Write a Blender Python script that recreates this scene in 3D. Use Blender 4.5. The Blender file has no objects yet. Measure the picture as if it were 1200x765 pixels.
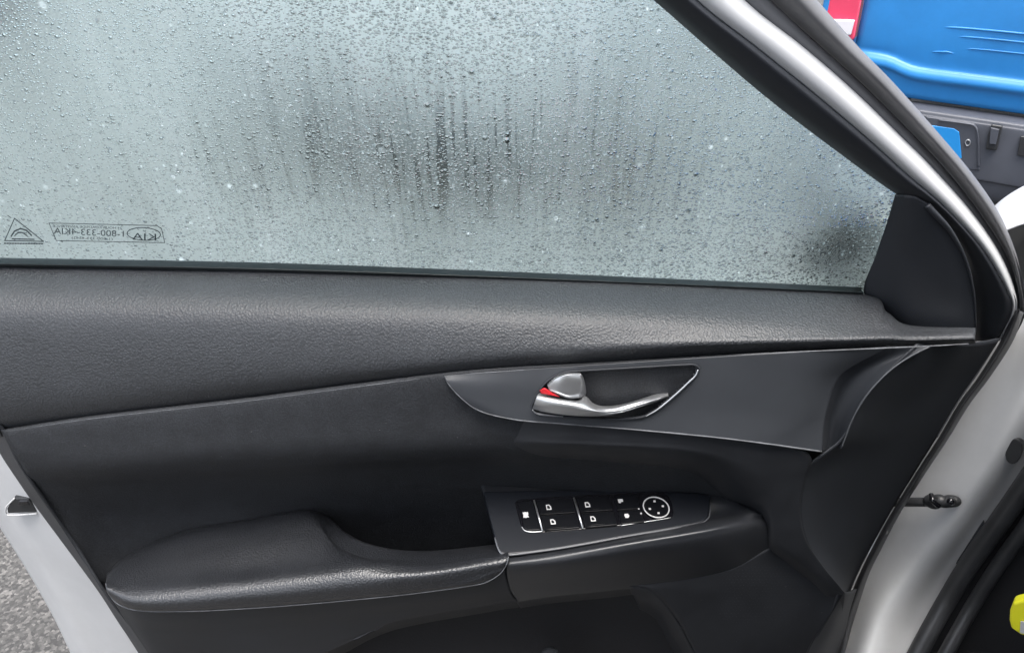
import bpy, bmesh, math, random
import numpy as np
from mathutils import Vector, Matrix
random.seed(7); rng = np.random.default_rng(7)
S = bpy.context.scene
COL = S.collection
# ------------------------------------------------------------------ camera, sky, sun, exposure
PITCH, HFOV = math.radians(32), math.radians(66)
CAM = np.array([0.0, -0.78, 1.36])
cd = bpy.data.cameras.new('camera'); cam = bpy.data.objects.new('camera', cd); COL.objects.link(cam)
cam.location = CAM; cam.rotation_euler = (math.pi/2 - PITCH, 0, 0)
cd.sensor_width = 36; cd.lens = 18/math.tan(HFOV/2); cd.clip_start = 0.02; cd.clip_end = 500
S.camera = cam
SUN_EL, SUN_ROT = math.radians(81), math.radians(165)
w = bpy.data.worlds.new('World'); S.world = w; w.use_nodes = True
nt = w.node_tree; bg = nt.nodes['Background']
sky = nt.nodes.new('ShaderNodeTexSky'); sky.sky_type = 'NISHITA'; sky.sun_disc = False
sky.sun_elevation = SUN_EL; sky.sun_rotation = SUN_ROT; sky.dust_density = 4.0; sky.air_density = 1.0; sky.ozone_density = 1.0
hs = nt.nodes.new('ShaderNodeHueSaturation'); hs.inputs['Saturation'].default_value = 0.42
nt.links.new(sky.outputs[0], hs.inputs['Color']); nt.links.new(hs.outputs[0], bg.inputs['Color'])
bg.inputs['Strength'].default_value = 0.15
sl = bpy.data.lights.new('sun', 'SUN'); sl.energy = 1.5; sl.angle = math.radians(40); sl.color = (1, .96, .9)
sun = bpy.data.objects.new('sun', sl); COL.objects.link(sun)
sd = Vector((math.sin(SUN_ROT)*math.cos(SUN_EL), math.cos(SUN_ROT)*math.cos(SUN_EL), math.sin(SUN_EL)))
sun.rotation_euler = sd.to_track_quat('Z', 'Y').to_euler(); sun.location = (2, 4, 8)
S.view_settings.view_transform = 'Standard'; S.view_settings.look = 'None'
S.view_settings.gamma = 1; S.view_settings.use_curve_mapping = False
S.view_settings.exposure = 1.7
S.cycles.use_denoising = True
S.cycles.max_bounces = 6; S.cycles.diffuse_bounces = 3; S.cycles.glossy_bounces = 3; S.cycles.transmission_bounces = 5; S.cycles.transparent_max_bounces = 8
S.cycles.caustics_reflective = False; S.cycles.use_adaptive_sampling = True; S.cycles.adaptive_threshold = .02
S.cycles.sample_clamp_indirect = 6

# ------------------------------------------------------------------ helpers
FPX = 600/math.tan(HFOV/2)
def ray(x, y):
    a = (x-600)/FPX; b = (382.5-y)/FPX
    return np.array([a, math.cos(PITCH)+b*math.sin(PITCH), -math.sin(PITCH)+b*math.cos(PITCH)])
def hit(x, y, p0, n):
    d = ray(x, y); n = np.asarray(n, float)
    return CAM + d*(np.dot(np.asarray(p0, float)-CAM, n)/np.dot(d, n))
def P(x, y, Y):                       # sight line met with the upright plane at depth Y of the door
    return hit(x, y, (0, Y, 0), (0, 1, 0))
ZB, KT = 0.957, 0.28                  # belt line height, inward lean of the glass
GN = np.array([0, 1, KT])
def Q(x, y, off=0.0):                 # the same with the leaning plane of the window
    return hit(x, y, (0, off, ZB), GN)
def cr(pts, n):
    pts = np.asarray(pts, float)
    if len(pts) == 2:
        t = np.linspace(0, 1, n)[:, None]; return pts[0]*(1-t)+pts[1]*t
    d = np.linalg.norm(np.diff(pts, axis=0), axis=1)**.5 + 1e-9
    k = np.concatenate([[0], np.cumsum(d)]); T = np.linspace(0, k[-1], n)
    m = np.zeros_like(pts)
    m[1:-1] = ((pts[2:]-pts[1:-1])/d[1:, None]*d[:-1, None] + (pts[1:-1]-pts[:-2])/d[:-1, None]*d[1:, None])/(d[1:]+d[:-1])[:, None]
    m[0] = (pts[1]-pts[0])/d[0]; m[-1] = (pts[-1]-pts[-2])/d[-1]
    i = np.clip(np.searchsorted(k, T, side='right')-1, 0, len(d)-1)
    h = d[i][:, None]; s = ((T-k[i])[:, None])/h
    return (2*s**3-3*s**2+1)*pts[i]+(s**3-2*s**2+s)*h*m[i]+(-2*s**3+3*s**2)*pts[i+1]+(s**3-s**2)*h*m[i+1]
def cols(rows, n):                    # resample every row with the same number of points, columns kept matched
    return np.array([cr(r, n) for r in rows])
def loft_grid(rows, nu, nv):
    if len({len(r) for r in rows}) == 1:
        # matched columns: interpolate on index so that columns stay matched
        A = np.array(rows, float)
        def along(a, n):
            k = len(a)-1; T = np.linspace(0, k, n); i = np.clip(T.astype(int), 0, k-1); s = (T-i)
            s = s.reshape((-1,)+(1,)*(a.ndim-1))
            m = np.zeros_like(a)
            if k > 1: m[1:-1] = (a[2:]-a[:-2])/2
            m[0] = a[1]-a[0]; m[-1] = a[-1]-a[-2]
            # limit overshoot
            return (2*s**3-3*s**2+1)*a[i]+(s**3-2*s**2+s)*m[i]+(-2*s**3+3*s**2)*a[i+1]+(s**3-s**2)*m[i+1]
        B = along(A, nv); B = along(B.transpose(1, 0, 2), nu).transpose(1, 0, 2)
        return B
    A = cols(rows, nu)
    return np.array([cr(A[:, j], nv) for j in range(nu)]).transpose(1, 0, 2)
def mesh_obj(name, verts, faces, mat, parent=None, smooth=True):
    me = bpy.data.meshes.new(name); me.from_pydata([tuple(map(float, v)) for v in verts], [], faces); me.update()
    if smooth: me.polygons.foreach_set('use_smooth', [True]*len(me.polygons))
    if mat: me.materials.append(mat)
    o = bpy.data.objects.new(name, me); COL.objects.link(o)
    if parent: o.parent = parent
    return o
def solid(o, t, off=-1):
    m = o.modifiers.new('thickness', 'SOLIDIFY'); m.thickness = t; m.offset = off; m.use_even_offset = False; return o
def grid_obj(name, B, mat, parent=None, thick=0.003, keep=None):
    nv, nu = B.shape[:2]
    f = []
    for r in range(nv-1):
        for c in range(nu-1):
            if keep is not None and not keep(.25*(B[r, c]+B[r+1, c]+B[r, c+1]+B[r+1, c+1])): continue
            f.append((r*nu+c, (r+1)*nu+c, (r+1)*nu+c+1, r*nu+c+1))
    o = mesh_obj(name, B.reshape(-1, 3), f, mat, parent)
    if thick: solid(o, thick)
    return o
def patch(name, rows, mat, parent=None, nu=60, nv=24, thick=0.003, proj=P, keep=None):
    return grid_obj(name, loft_grid([[proj(*q) for q in r] for r in rows], nu, nv), mat, parent, thick, keep)
def tube(name, pts, r, mat, parent=None, n=None, seg=8, closed=False, smooth_path=True, squash=None):
    pts = np.asarray(pts, float)
    if closed: pts = np.vstack([pts, pts[:1]])
    if smooth_path: pts = cr(pts, n or len(pts)*6)
    if closed: pts = pts[:-1]
    N = len(pts); V = []; up0 = np.array([0, -1, .35])
    rr = np.interp(np.linspace(0, 1, N), np.linspace(0, 1, len(r)), r) if hasattr(r, '__len__') else np.full(N, r)
    for i in range(N):
        t = pts[(i+1) % N]-pts[i-1] if closed else pts[min(i+1, N-1)]-pts[max(i-1, 0)]
        t = t/(np.linalg.norm(t)+1e-12)
        a = np.cross(t, up0); a /= (np.linalg.norm(a)+1e-12); b = np.cross(a, t)
        for k in range(seg):
            th = 2*math.pi*k/seg
            V.append(pts[i]+rr[i]*(a*math.cos(th)*(squash or 1)+b*math.sin(th)))
    F = []
    for i in range(N if closed else N-1):
        j = (i+1) % N
        for k in range(seg): F.append((i*seg+k, i*seg+(k+1) % seg, j*seg+(k+1) % seg, j*seg+k))
    if not closed:
        F.append(tuple(range(seg))[::-1]); F.append(tuple((N-1)*seg+k for k in range(seg)))
    return mesh_obj(name, V, F, mat, parent)
def prism(name, front, depth_vec, mat, parent=None, bevel=0, smooth=False):   # polygon given in order, pushed along depth_vec
    n = len(front); d = np.asarray(depth_vec, float)
    V = [np.asarray(p) for p in front]+[np.asarray(p)+d for p in front]
    F = [tuple(range(n)), tuple(range(2*n-1, n-1, -1))]+[(i, i+n, (i+1) % n+n, (i+1) % n) for i in range(n)]
    o = mesh_obj(name, V, F, mat, parent, smooth)
    bm = bmesh.new(); bm.from_mesh(o.data); bmesh.ops.recalc_face_normals(bm, faces=bm.faces); bm.to_mesh(o.data); bm.free()
    if bevel:
        m = o.modifiers.new('bevel', 'BEVEL'); m.width = bevel; m.segments = 3; m.limit_method = 'ANGLE'
    return o
def empty(name, loc=(0, 0, 0)):
    e = bpy.data.objects.new(name, None); COL.objects.link(e); e.location = loc; e.empty_display_size = .1; return e
def tag(o, label, cat=None, group=None, kind=None):
    o['label'] = label
    if cat: o['category'] = cat
    if group: o['group'] = group
    if kind: o['kind'] = kind
    return o
def inside(poly):
    q = np.asarray(poly, float)
    def f(x, y):
        c = False; j = len(q)-1
        for i in range(len(q)):
            if (q[i, 1] > y) != (q[j, 1] > y) and x < (q[j, 0]-q[i, 0])*(y-q[i, 1])/(q[j, 1]-q[i, 1])+q[i, 0]: c = not c
            j = i
        return c
    return f
def to_px(p):
    d = np.asarray(p)-CAM
    fw = d[1]*math.cos(PITCH)-d[2]*math.sin(PITCH); u = d[1]*math.sin(PITCH)+d[2]*math.cos(PITCH)
    return 600+FPX*d[0]/fw, 382.5-FPX*u/fw

# ------------------------------------------------------------------ materials
def mat(name, col, rough=.5, metal=0, spec=.5, coat=0, bump=None, var=None, sheen=0):
    m = bpy.data.materials.new(name); m.use_nodes = True; t = m.node_tree; b = t.nodes['Principled BSDF']
    b.inputs['Base Color'].default_value = (*col, 1); b.inputs['Roughness'].default_value = rough
    b.inputs['Metallic'].default_value = metal; b.inputs['Specular IOR Level'].default_value = spec
    b.inputs['Coat Weight'].default_value = coat; b.inputs['Sheen Weight'].default_value = sheen
    tc = t.nodes.new('ShaderNodeTexCoord')
    if bump:                                  # (kind, scale, distance, strength)
        kind, sc, dist, st = bump
        if kind == 'leather':
            v = t.nodes.new('ShaderNodeTexVoronoi'); v.voronoi_dimensions = '3D'; v.inputs['Scale'].default_value = sc
            nz = t.nodes.new('ShaderNodeTexNoise'); nz.inputs['Scale'].default_value = sc*.6; nz.inputs['Detail'].default_value = 2
            mx = t.nodes.new('ShaderNodeMix'); mx.data_type = 'VECTOR'; mx.inputs[0].default_value = .0025
            t.links.new(tc.outputs['Object'], nz.inputs['Vector'])
            t.links.new(tc.outputs['Object'], mx.inputs[4]); t.links.new(nz.outputs['Color'], mx.inputs[5])
            t.links.new(mx.outputs[1], v.inputs['Vector'])
            iv = t.nodes.new('ShaderNodeMath'); iv.operation = 'SUBTRACT'; iv.inputs[0].default_value = 1
            t.links.new(v.outputs['Distance'], iv.inputs[1]); out = iv.outputs[0]
        else:
            nz = t.nodes.new('ShaderNodeTexNoise'); nz.inputs['Scale'].default_value = sc; nz.inputs['Detail'].default_value = 2
            t.links.new(tc.outputs['Object'], nz.inputs['Vector']); out = nz.outputs['Fac']
        grain = out if kind == 'leather' else None
        bp = t.nodes.new('ShaderNodeBump'); bp.inputs['Distance'].default_value = dist; bp.inputs['Strength'].default_value = st
        t.links.new(out, bp.inputs['Height']); t.links.new(bp.outputs[0], b.inputs['Normal'])
    if var:                                   # (scale, amount): faint dust and wear
        sc, am = var
        n2 = t.nodes.new('ShaderNodeTexNoise'); n2.inputs['Scale'].default_value = sc; n2.inputs['Detail'].default_value = 5; n2.inputs['Roughness'].default_value = .7
        t.links.new(tc.outputs['Object'], n2.inputs['Vector'])
        r = t.nodes.new('ShaderNodeMapRange'); r.inputs[1].default_value = .3; r.inputs[2].default_value = .75
        r.inputs[3].default_value = 1-am; r.inputs[4].default_value = 1+am
        t.links.new(n2.outputs['Fac'], r.inputs[0]); fac = r.outputs[0]
        if bump and bump[0] == 'leather':
            gr = t.nodes.new('ShaderNodeMapRange'); gr.inputs[1].default_value = .35; gr.inputs[2].default_value = .9; gr.inputs[3].default_value = .7; gr.inputs[4].default_value = 1.2
            t.links.new(grain, gr.inputs[0]); ml = t.nodes.new('ShaderNodeMath'); ml.operation = 'MULTIPLY'; t.links.new(fac, ml.inputs[0]); t.links.new(gr.outputs[0], ml.inputs[1]); fac = ml.outputs[0]
        mm = t.nodes.new('ShaderNodeMix'); mm.data_type = 'RGBA'; mm.blend_type = 'MULTIPLY'; mm.inputs[0].default_value = 1
        mm.inputs[6].default_value = (*col, 1); t.links.new(fac, mm.inputs[7]); t.links.new(mm.outputs[2], b.inputs['Base Color'])
        r2 = t.nodes.new('ShaderNodeMapRange'); r2.inputs[3].default_value = max(.02, rough-.1*am/.3); r2.inputs[4].default_value = min(1, rough+.12*am/.3)
        t.links.new(n2.outputs['Fac'], r2.inputs[0]); t.links.new(r2.outputs[0], b.inputs['Roughness'])
    return m
M = {}
M['vinyl'] = mat('grained_vinyl', (.029, .032, .037), .5, spec=.75, bump=('leather', 410, .0008, .6), var=(9, .2))
M['soft'] = mat('soft_trim', (.020, .022, .026), .62, spec=.45, bump=('leather', 520, .0006, .5), var=(45, .25))
M['pad'] = mat('armrest_vinyl', (.015, .0165, .020), .4, spec=.9, bump=('leather', 430, .0007, .6), var=(10, .2))
M['plastic'] = mat('moulded_plastic', (.0155, .017, .0205), .55, bump=('noise', 1400, .0003, .35), var=(12, .25))
M['pad2'] = mat('armrest_plastic', (.0145, .016, .0195), .42, spec=.8, bump=('noise', 1200, .0003, .35), var=(12, .2))
M['bezel'] = mat('satin_black', (.008, .0095, .013), .38, spec=.3, bump=('noise', 1800, .0002, .25))
M['rimgrey'] = mat('rim_grey', (.10, .105, .115), .3)
M['panel'] = mat('satin_plastic', (.028, .031, .0365), .52, bump=('noise', 1800, .0002, .25), var=(8, .12))
M['endcap'] = mat('end_plastic', (.016, .0185, .0235), .6, bump=('noise', 1600, .0002, .3), var=(10, .15))
M['edge'] = mat('edge_glint', (.10, .105, .115), .45, var=(70, .6))  # paler grey paints the sky highlight along trim edges, broken up by noise
M['seam'] = mat('seam_glint', (.07, .075, .083), .5)  # highlight on the infill and cover edges, put into the colour
M['frame'] = mat('frame_trim', (.022, .0245, .030), .52, bump=('noise', 1300, .0003, .3), var=(10, .15))
M['white'] = mat('white_paint', (.56, .565, .57), .42, coat=.2, var=(7, .07))
M['rubber'] = mat('rubber', (.028, .029, .031), .42, bump=('noise', 500, .0004, .3), var=(20, .25))
M['greyrubber'] = mat('weather_rubber', (.12, .12, .125), .5, bump=('noise', 700, .0003, .3), var=(20, .15))
M['wetseal'] = mat('wet_seal', (.006, .010, .011), .35, spec=.3)
M['gloss'] = mat('gloss_black', (.006, .006, .008), .16, coat=.4)
M['button'] = mat('button_black', (.005, .0055, .007), .3, spec=.2)
M['chrome'] = mat('satin_silver', (.62, .63, .64), .3, metal=.9, bump=('noise', 900, .0001, .2))
M['silver'] = mat('silver_lever', (.60, .61, .625), .33, metal=.85, bump=('noise', 900, .0001, .2))
M['red'] = mat('red_mark', (.65, .02, .03), .4)
M['print'] = mat('white_print', (.55, .55, .55), .5)
M['darkprint'] = mat('dark_print', (.03, .045, .05), .6)
M['dark'] = mat('dark_interior', (.012, .012, .014), .8, bump=('noise', 300, .001, .4))
M['carpet'] = mat('carpet', (.012, .012, .014), .95, bump=('noise', 900, .003, .8))
M['blue'] = mat('blue_paint', (.022, .205, .52), .42, coat=.12, var=(5, .12))
M['bumper'] = mat('grey_bumper', (.065, .07, .085), .5, bump=('noise', 400, .0008, .3), var=(6, .15))
M['redlens'] = mat('red_lens', (.72, .05, .12), .12, coat=.8)
M['whitelens'] = mat('white_lens', (.75, .72, .74), .15, coat=.6)
M['plateblue'] = mat('plate_blue', (.02, .25, .62), .35)
M['tyre'] = mat('tyre', (.015, .015, .016), .8, bump=('noise', 60, .004, .4))
M['alloy'] = mat('alloy', (.45, .46, .47), .3, metal=.8)
M['carglass'] = mat('car_glass', (.015, .02, .022), .05, coat=.5)
M['navy'] = mat('navy_paint', (.02, .06, .12), .25, coat=.6)
M['yellow'] = mat('yellow_plastic', (.85, .82, .03), .4)
M['mirror'] = mat('mirror_glass', (.06, .07, .08), .1, metal=1)

def asphalt():
    m = bpy.data.materials.new('asphalt'); m.use_nodes = True; t = m.node_tree; b = t.nodes['Principled BSDF']
    tc = t.nodes.new('ShaderNodeTexCoord')
    v = t.nodes.new('ShaderNodeTexVoronoi'); v.inputs['Scale'].default_value = 170
    n = t.nodes.new('ShaderNodeTexNoise'); n.inputs['Scale'].default_value = 70; n.inputs['Detail'].default_value = 6
    n2 = t.nodes.new('ShaderNodeTexNoise'); n2.inputs['Scale'].default_value = 1.5; n2.inputs['Detail'].default_value = 4
    for q in (v, n, n2): t.links.new(tc.outputs['Object'], q.inputs['Vector'])
    sp = t.nodes.new('ShaderNodeSeparateColor'); t.links.new(v.outputs['Color'], sp.inputs[0])
    ad = t.nodes.new('ShaderNodeMath'); ad.operation = 'MULTIPLY'; t.links.new(sp.outputs[0], ad.inputs[0]); t.links.new(n.outputs['Fac'], ad.inputs[1])
    r = t.nodes.new('ShaderNodeValToRGB'); e = r.color_ramp.elements
    e[0].position = .08; e[0].color = (.045, .043, .041, 1); e[1].position = .62; e[1].color = (.22, .21, .20, 1)
    k = e.new(.3); k.color = (.09, .087, .082, 1)
    t.links.new(ad.outputs[0], r.inputs[0])
    mm = t.nodes.new('ShaderNodeMix'); mm.data_type = 'RGBA'; mm.blend_type = 'MULTIPLY'; mm.inputs[0].default_value = .8
    t.links.new(r.outputs[0], mm.inputs[6]); t.links.new(n2.outputs['Fac'], mm.inputs[7]); t.links.new(mm.outputs[2], b.inputs['Base Color'])
    bp = t.nodes.new('ShaderNodeBump'); bp.inputs['Distance'].default_value = .004; bp.inputs['Strength'].default_value = .8
    t.links.new(ad.outputs[0], bp.inputs['Height']); t.links.new(bp.outputs[0], b.inputs['Normal'])
    b.inputs['Roughness'].default_value = .55
    return m
M['asphalt'] = asphalt()

def glass_inner():
    m = bpy.data.materials.new('glass_inner'); m.use_nodes = True; t = m.node_tree; t.nodes.clear()
    o = t.nodes.new('ShaderNodeOutputMaterial'); g = t.nodes.new('ShaderNodeBsdfGlass')
    g.inputs['Color'].default_value = (.93, .98, .975, 1); g.inputs['Roughness'].default_value = 0; g.inputs['IOR'].default_value = 1.33
    t.links.new(g.outputs[0], o.inputs[0]); return m
def glass_wet():
    m = bpy.data.materials.new('glass_wet'); m.use_nodes = True; t = m.node_tree; t.nodes.clear()
    N, L = t.nodes.new, t.links.new
    def math_(op, a, b=None, c=None):
        q = N('ShaderNodeMath'); q.operation = op
        for i, x in enumerate((a, b, c)):
            if x is None: continue
            if isinstance(x, (int, float)): q.inputs[i].default_value = x
            else: L(x, q.inputs[i])
        return q.outputs[0]
    def rng_(x, a, b, c, d, smooth=True):
        q = N('ShaderNodeMapRange'); q.interpolation_type = 'SMOOTHSTEP' if smooth else 'LINEAR'
        for i, v in enumerate((a, b, c, d)): q.inputs[i+1].default_value = v
        L(x, q.inputs[0]); return q.outputs[0]
    tc = N('ShaderNodeTexCoord'); sep = N('ShaderNodeSeparateXYZ'); L(tc.outputs['Object'], sep.inputs[0])
    X, Z = sep.outputs[0], sep.outputs[2]
    def mapped(sx, sz, off=0):
        q = N('ShaderNodeMapping'); q.inputs['Scale'].default_value = (sx, 1, sz); q.inputs['Location'].default_value = (off, off, 0); L(tc.outputs['Object'], q.inputs['Vector']); return q.outputs[0]
    def noise(vec, sc, det=3):
        q = N('ShaderNodeTexNoise'); q.inputs['Scale'].default_value = sc; q.inputs['Detail'].default_value = det; L(vec, q.inputs['Vector']); return q.outputs['Fac']
    def voro(vec, sc):
        q = N('ShaderNodeTexVoronoi'); q.inputs['Scale'].default_value = sc; L(vec, q.inputs['Vector']); return q
    # drops of two sizes; a cell has a drop only where its own random number is under the local wetness
    def blob(x0, z0, rx, rz, sh=0.0):                 # soft oval patch on the pane, leaning by sh
        dz = math_('SUBTRACT', Z, z0); dx = math_('SUBTRACT', math_('SUBTRACT', X, x0), math_('MULTIPLY', dz, sh))
        q = math_('ADD', math_('POWER', math_('ABSOLUTE', math_('DIVIDE', dx, rx)), 2.0), math_('POWER', math_('ABSOLUTE', math_('DIVIDE', dz, rz)), 2.0))
        return math_('POWER', 2.718, math_('MULTIPLY', q, -1.0))
    cloud = noise(mapped(1, .7), 6, 5)
    beaded = math_('ADD', math_('MULTIPLY', blob(-.02, 1.19, .36, .17), 1.6), math_('MULTIPLY', blob(.37, 1.01, .05, .06, .5), .9))
    beaded = math_('ADD', beaded, math_('MULTIPLY', blob(-.42, 1.25, .12, .05), .6))
    clear = math_('ADD', math_('MULTIPLY', blob(-.10, 1.085, .19, .065), .42), math_('MULTIPLY', blob(.365, .985, .05, .06, .45), .62))
    clear = math_('ADD', clear, math_('MULTIPLY', blob(.12, 1.04, .2, .06), .15))
    clear = math_('ADD', clear, math_('MULTIPLY', blob(-.44, 1.25, .05, .03), .35))
    run = noise(mapped(170, 8, 3.1), 1, 3); run2 = noise(mapped(70, 5, 9.7), 1, 3)
    runs = math_('MAXIMUM', rng_(run, .52, .68, 0, 1), rng_(run2, .55, .70, 0, 1))
    runs = math_('MULTIPLY', runs, math_('ADD', math_('MULTIPLY', blob(-.08, 1.1, .25, .09), 1.1), .12))
    wet = math_('MULTIPLY', rng_(X, -.37, -.16, .30, 1.25), rng_(cloud, .3, .55, .72, 1.1))
    wet = math_('SUBTRACT', wet, math_('MULTIPLY', blob(.24, 1.06, .12, .07, .4), .45))
    wet = math_('ADD', wet, math_('MULTIPLY', beaded, .45))
    wet = math_('ADD', wet, math_('MULTIPLY', runs, .4))
    def layer(sx, sz, sc, lo, hi, seed, k=1.0, warp=0):
        v = voro(mapped(sx, sz, seed), sc)
        sc_ = N('ShaderNodeSeparateColor'); L(v.outputs['Color'], sc_.inputs[0])
        on = rng_(math_('SUBTRACT', math_('MULTIPLY', wet, k), sc_.outputs[0]), -.03, .06, 0, 1)
        size = rng_(sc_.outputs[1], 0, 1, .55, 1.1, False)
        return math_('MULTIPLY', rng_(math_('DIVIDE', v.outputs['Distance'], size), lo, hi, 1, 0), on)
    d1 = layer(1, 1.7, 330, .0, .58, .0)
    d2 = layer(1, 1.2, 180, .0, .44, 5.3, .6)
    d3 = layer(1, .85, 95, .0, .34, 8.1, .05)
    fine = noise(mapped(1, 1.6), 420, 2)
    drops = math_('MAXIMUM', math_('MULTIPLY', d1, .75), math_('MAXIMUM', d2, math_('MULTIPLY', d3, 1.4)))
    h = math_('ADD', drops, math_('MULTIPLY', fine, .2))
    bp = N('ShaderNodeBump'); bp.inputs['Distance'].default_value = .0026; bp.inputs['Strength'].default_value = 1; L(h, bp.inputs['Height'])
    rf = N('ShaderNodeBsdfRefraction'); rf.inputs['IOR'].default_value = 1.33; rf.inputs['Roughness'].default_value = .1; rf.inputs[0].default_value = (.84, .95, .94, 1)
    L(bp.outputs[0], rf.inputs['Normal'])
    # white water spots in the mist
    vs = voro(mapped(1, .8, 2.7), 75); ss = N('ShaderNodeSeparateColor'); L(vs.outputs['Color'], ss.inputs[0])
    spot = math_('MULTIPLY', rng_(math_('DIVIDE', vs.outputs['Distance'], rng_(ss.outputs[1], 0, 1, .4, 1.6, False)), .08, .22, 1, 0), rng_(ss.outputs[0], .88, 1.0, 0, .8))
    vs2 = voro(mapped(1, .6, 6.1), 230); s2 = N('ShaderNodeSeparateColor'); L(vs2.outputs['Color'], s2.inputs[0])
    spot = math_('MAXIMUM', spot, math_('MULTIPLY', rng_(vs2.outputs['Distance'], .1, .35, 1, 0), rng_(s2.outputs[1], .90, 1.0, 0, .7)))
    tcol = N('ShaderNodeMix'); tcol.data_type = 'RGBA'; tcol.inputs[6].default_value = (.63, .715, .70, 1); tcol.inputs[7].default_value = (.90, .96, .96, 1)
    L(math_('MINIMUM', math_('ADD', spot, rng_(noise(mapped(30, 3, 1.7), 1, 3), .5, .75, 0, .3)), 1.0), tcol.inputs[0])
    tl = N('ShaderNodeBsdfTranslucent'); L(tcol.outputs[2], tl.inputs[0]); L(bp.outputs[0], tl.inputs['Normal'])
    rr = N('ShaderNodeBsdfRefraction'); rr.inputs['IOR'].default_value = 1.33; rr.inputs['Roughness'].default_value = .45; rr.inputs[0].default_value = (.90, .98, .97, 1)
    L(bp.outputs[0], rr.inputs['Normal'])
    fg = N('ShaderNodeMixShader'); fg.inputs[0].default_value = .5; L(math_('SUBTRACT', .5, math_('MULTIPLY', spot, .45)), fg.inputs[0]); L(tl.outputs[0], fg.inputs[1]); L(rr.outputs[0], fg.inputs[2])
    fog = rng_(cloud, .32, .68, .62, .85)
    fog = math_('SUBTRACT', fog, clear)
    fog = math_('SUBTRACT', fog, math_('MULTIPLY', runs, .30))
    fog = math_('SUBTRACT', fog, math_('MULTIPLY', drops, math_('ADD', .5, math_('MULTIPLY', runs, .6))))
    fog = math_('MINIMUM', math_('MAXIMUM', math_('ADD', fog, math_('MULTIPLY', spot, .5)), .06), 1.0)
    mx = N('ShaderNodeMixShader'); L(fog, mx.inputs[0]); L(rf.outputs[0], mx.inputs[1]); L(fg.outputs[0], mx.inputs[2])
    o = N('ShaderNodeOutputMaterial'); L(mx.outputs[0], o.inputs[0]); return m
M['glass_in'] = glass_inner(); M['glass_wet'] = glass_wet()
M['glass_edge'] = mat('glass_edge', (.02, .06, .055), .2)
def water():
    m = bpy.data.materials.new('water_drop'); m.use_nodes = True; t = m.node_tree; t.nodes.clear()
    o = t.nodes.new('ShaderNodeOutputMaterial'); g = t.nodes.new('ShaderNodeBsdfGlass'); g.inputs['IOR'].default_value = 1.33; g.inputs['Roughness'].default_value = .02
    tl = t.nodes.new('ShaderNodeBsdfTranslucent'); tl.inputs[0].default_value = (.9, .95, .95, 1)
    mx = t.nodes.new('ShaderNodeMixShader'); mx.inputs[0].default_value = .35
    t.links.new(g.outputs[0], mx.inputs[1]); t.links.new(tl.outputs[0], mx.inputs[2]); t.links.new(mx.outputs[0], o.inputs[0]); return m
M['water'] = water()

# ------------------------------------------------------------------ ground
g = mesh_obj('ground', [(-150, -150, 0), (150, -150, 0), (150, 150, 0), (-150, 150, 0)], [(0, 1, 2, 3)], M['asphalt'], smooth=False)
tag(g, 'grey speckled asphalt of the parking lot', 'asphalt', kind='structure')

# ------------------------------------------------------------------ the open car door
HX = np.array([.60, .05, 0]); CF = np.array([.643, .766, 0]); CO = np.array([-.766, .643, 0])   # car: hinge line, forwards, outwards
def car(s, l, z): return HX+CF*s+CO*l+np.array([0, 0, z])
ca = tag(empty('car', tuple(car(.3, -.9, 0))), 'white car with its door swung open, black inner trim and fogged wet window', 'car')
bpy.context.view_layer.update()
def D(o):                              # make o a part of the car, keeping its place
    o.parent = ca; o.matrix_parent_inverse = Matrix.Translation(-Vector(ca.location)); return o
def sub(o, par): o.parent = par; return o

# window pane -------------------------------------------------------
I_in = [(-190, 40), (-185, -150), (-150, -240), (0, -262), (200, -255), (400, -228), (540, -172), (650, -95), (765, 0), (835, 61), (905, 120), (980, 177), (1053, 230)]
outl = [(-205, 298)] + I_in + [(1036, 275), (1010, 341)]
outl_g = [(-215, 330)] + [(-215, 40), (-210, -170), (-160, -262), (0, -285), (210, -278), (410, -250), (560, -190), (672, -110), (785, -14), (858, 58), (926, 110), (1014, 172), (1070, 226)] + [(1050, 285), (1020, 372), (600, 348), (200, 335)]
bmg = bmesh.new()
A_ = [bmg.verts.new(Q(x, y, 0)) for x, y in outl_g]; B_ = [bmg.verts.new(Q(x, y, 0)+np.array([0, .004, 0])) for x, y in outl_g]
f1 = bmg.faces.new(A_[::-1]); f2 = bmg.faces.new(B_); f1.material_index = 0; f2.material_index = 1
n = len(A_)
for i in range(n):
    ff = bmg.faces.new((A_[i], A_[(i+1) % n], B_[(i+1) % n], B_[i])); ff.material_index = 2
bmesh.ops.recalc_face_normals(bmg, faces=bmg.faces)
me = bpy.data.meshes.new('window_pane'); bmg.to_mesh(me); bmg.free()
for k in ('glass_in', 'glass_wet', 'glass_edge'): me.materials.append(M[k])
pane = bpy.data.objects.new('window_pane', me); COL.objects.link(pane); D(pane)
pane['label'] = 'fogged window glass covered in rain drops'
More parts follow.
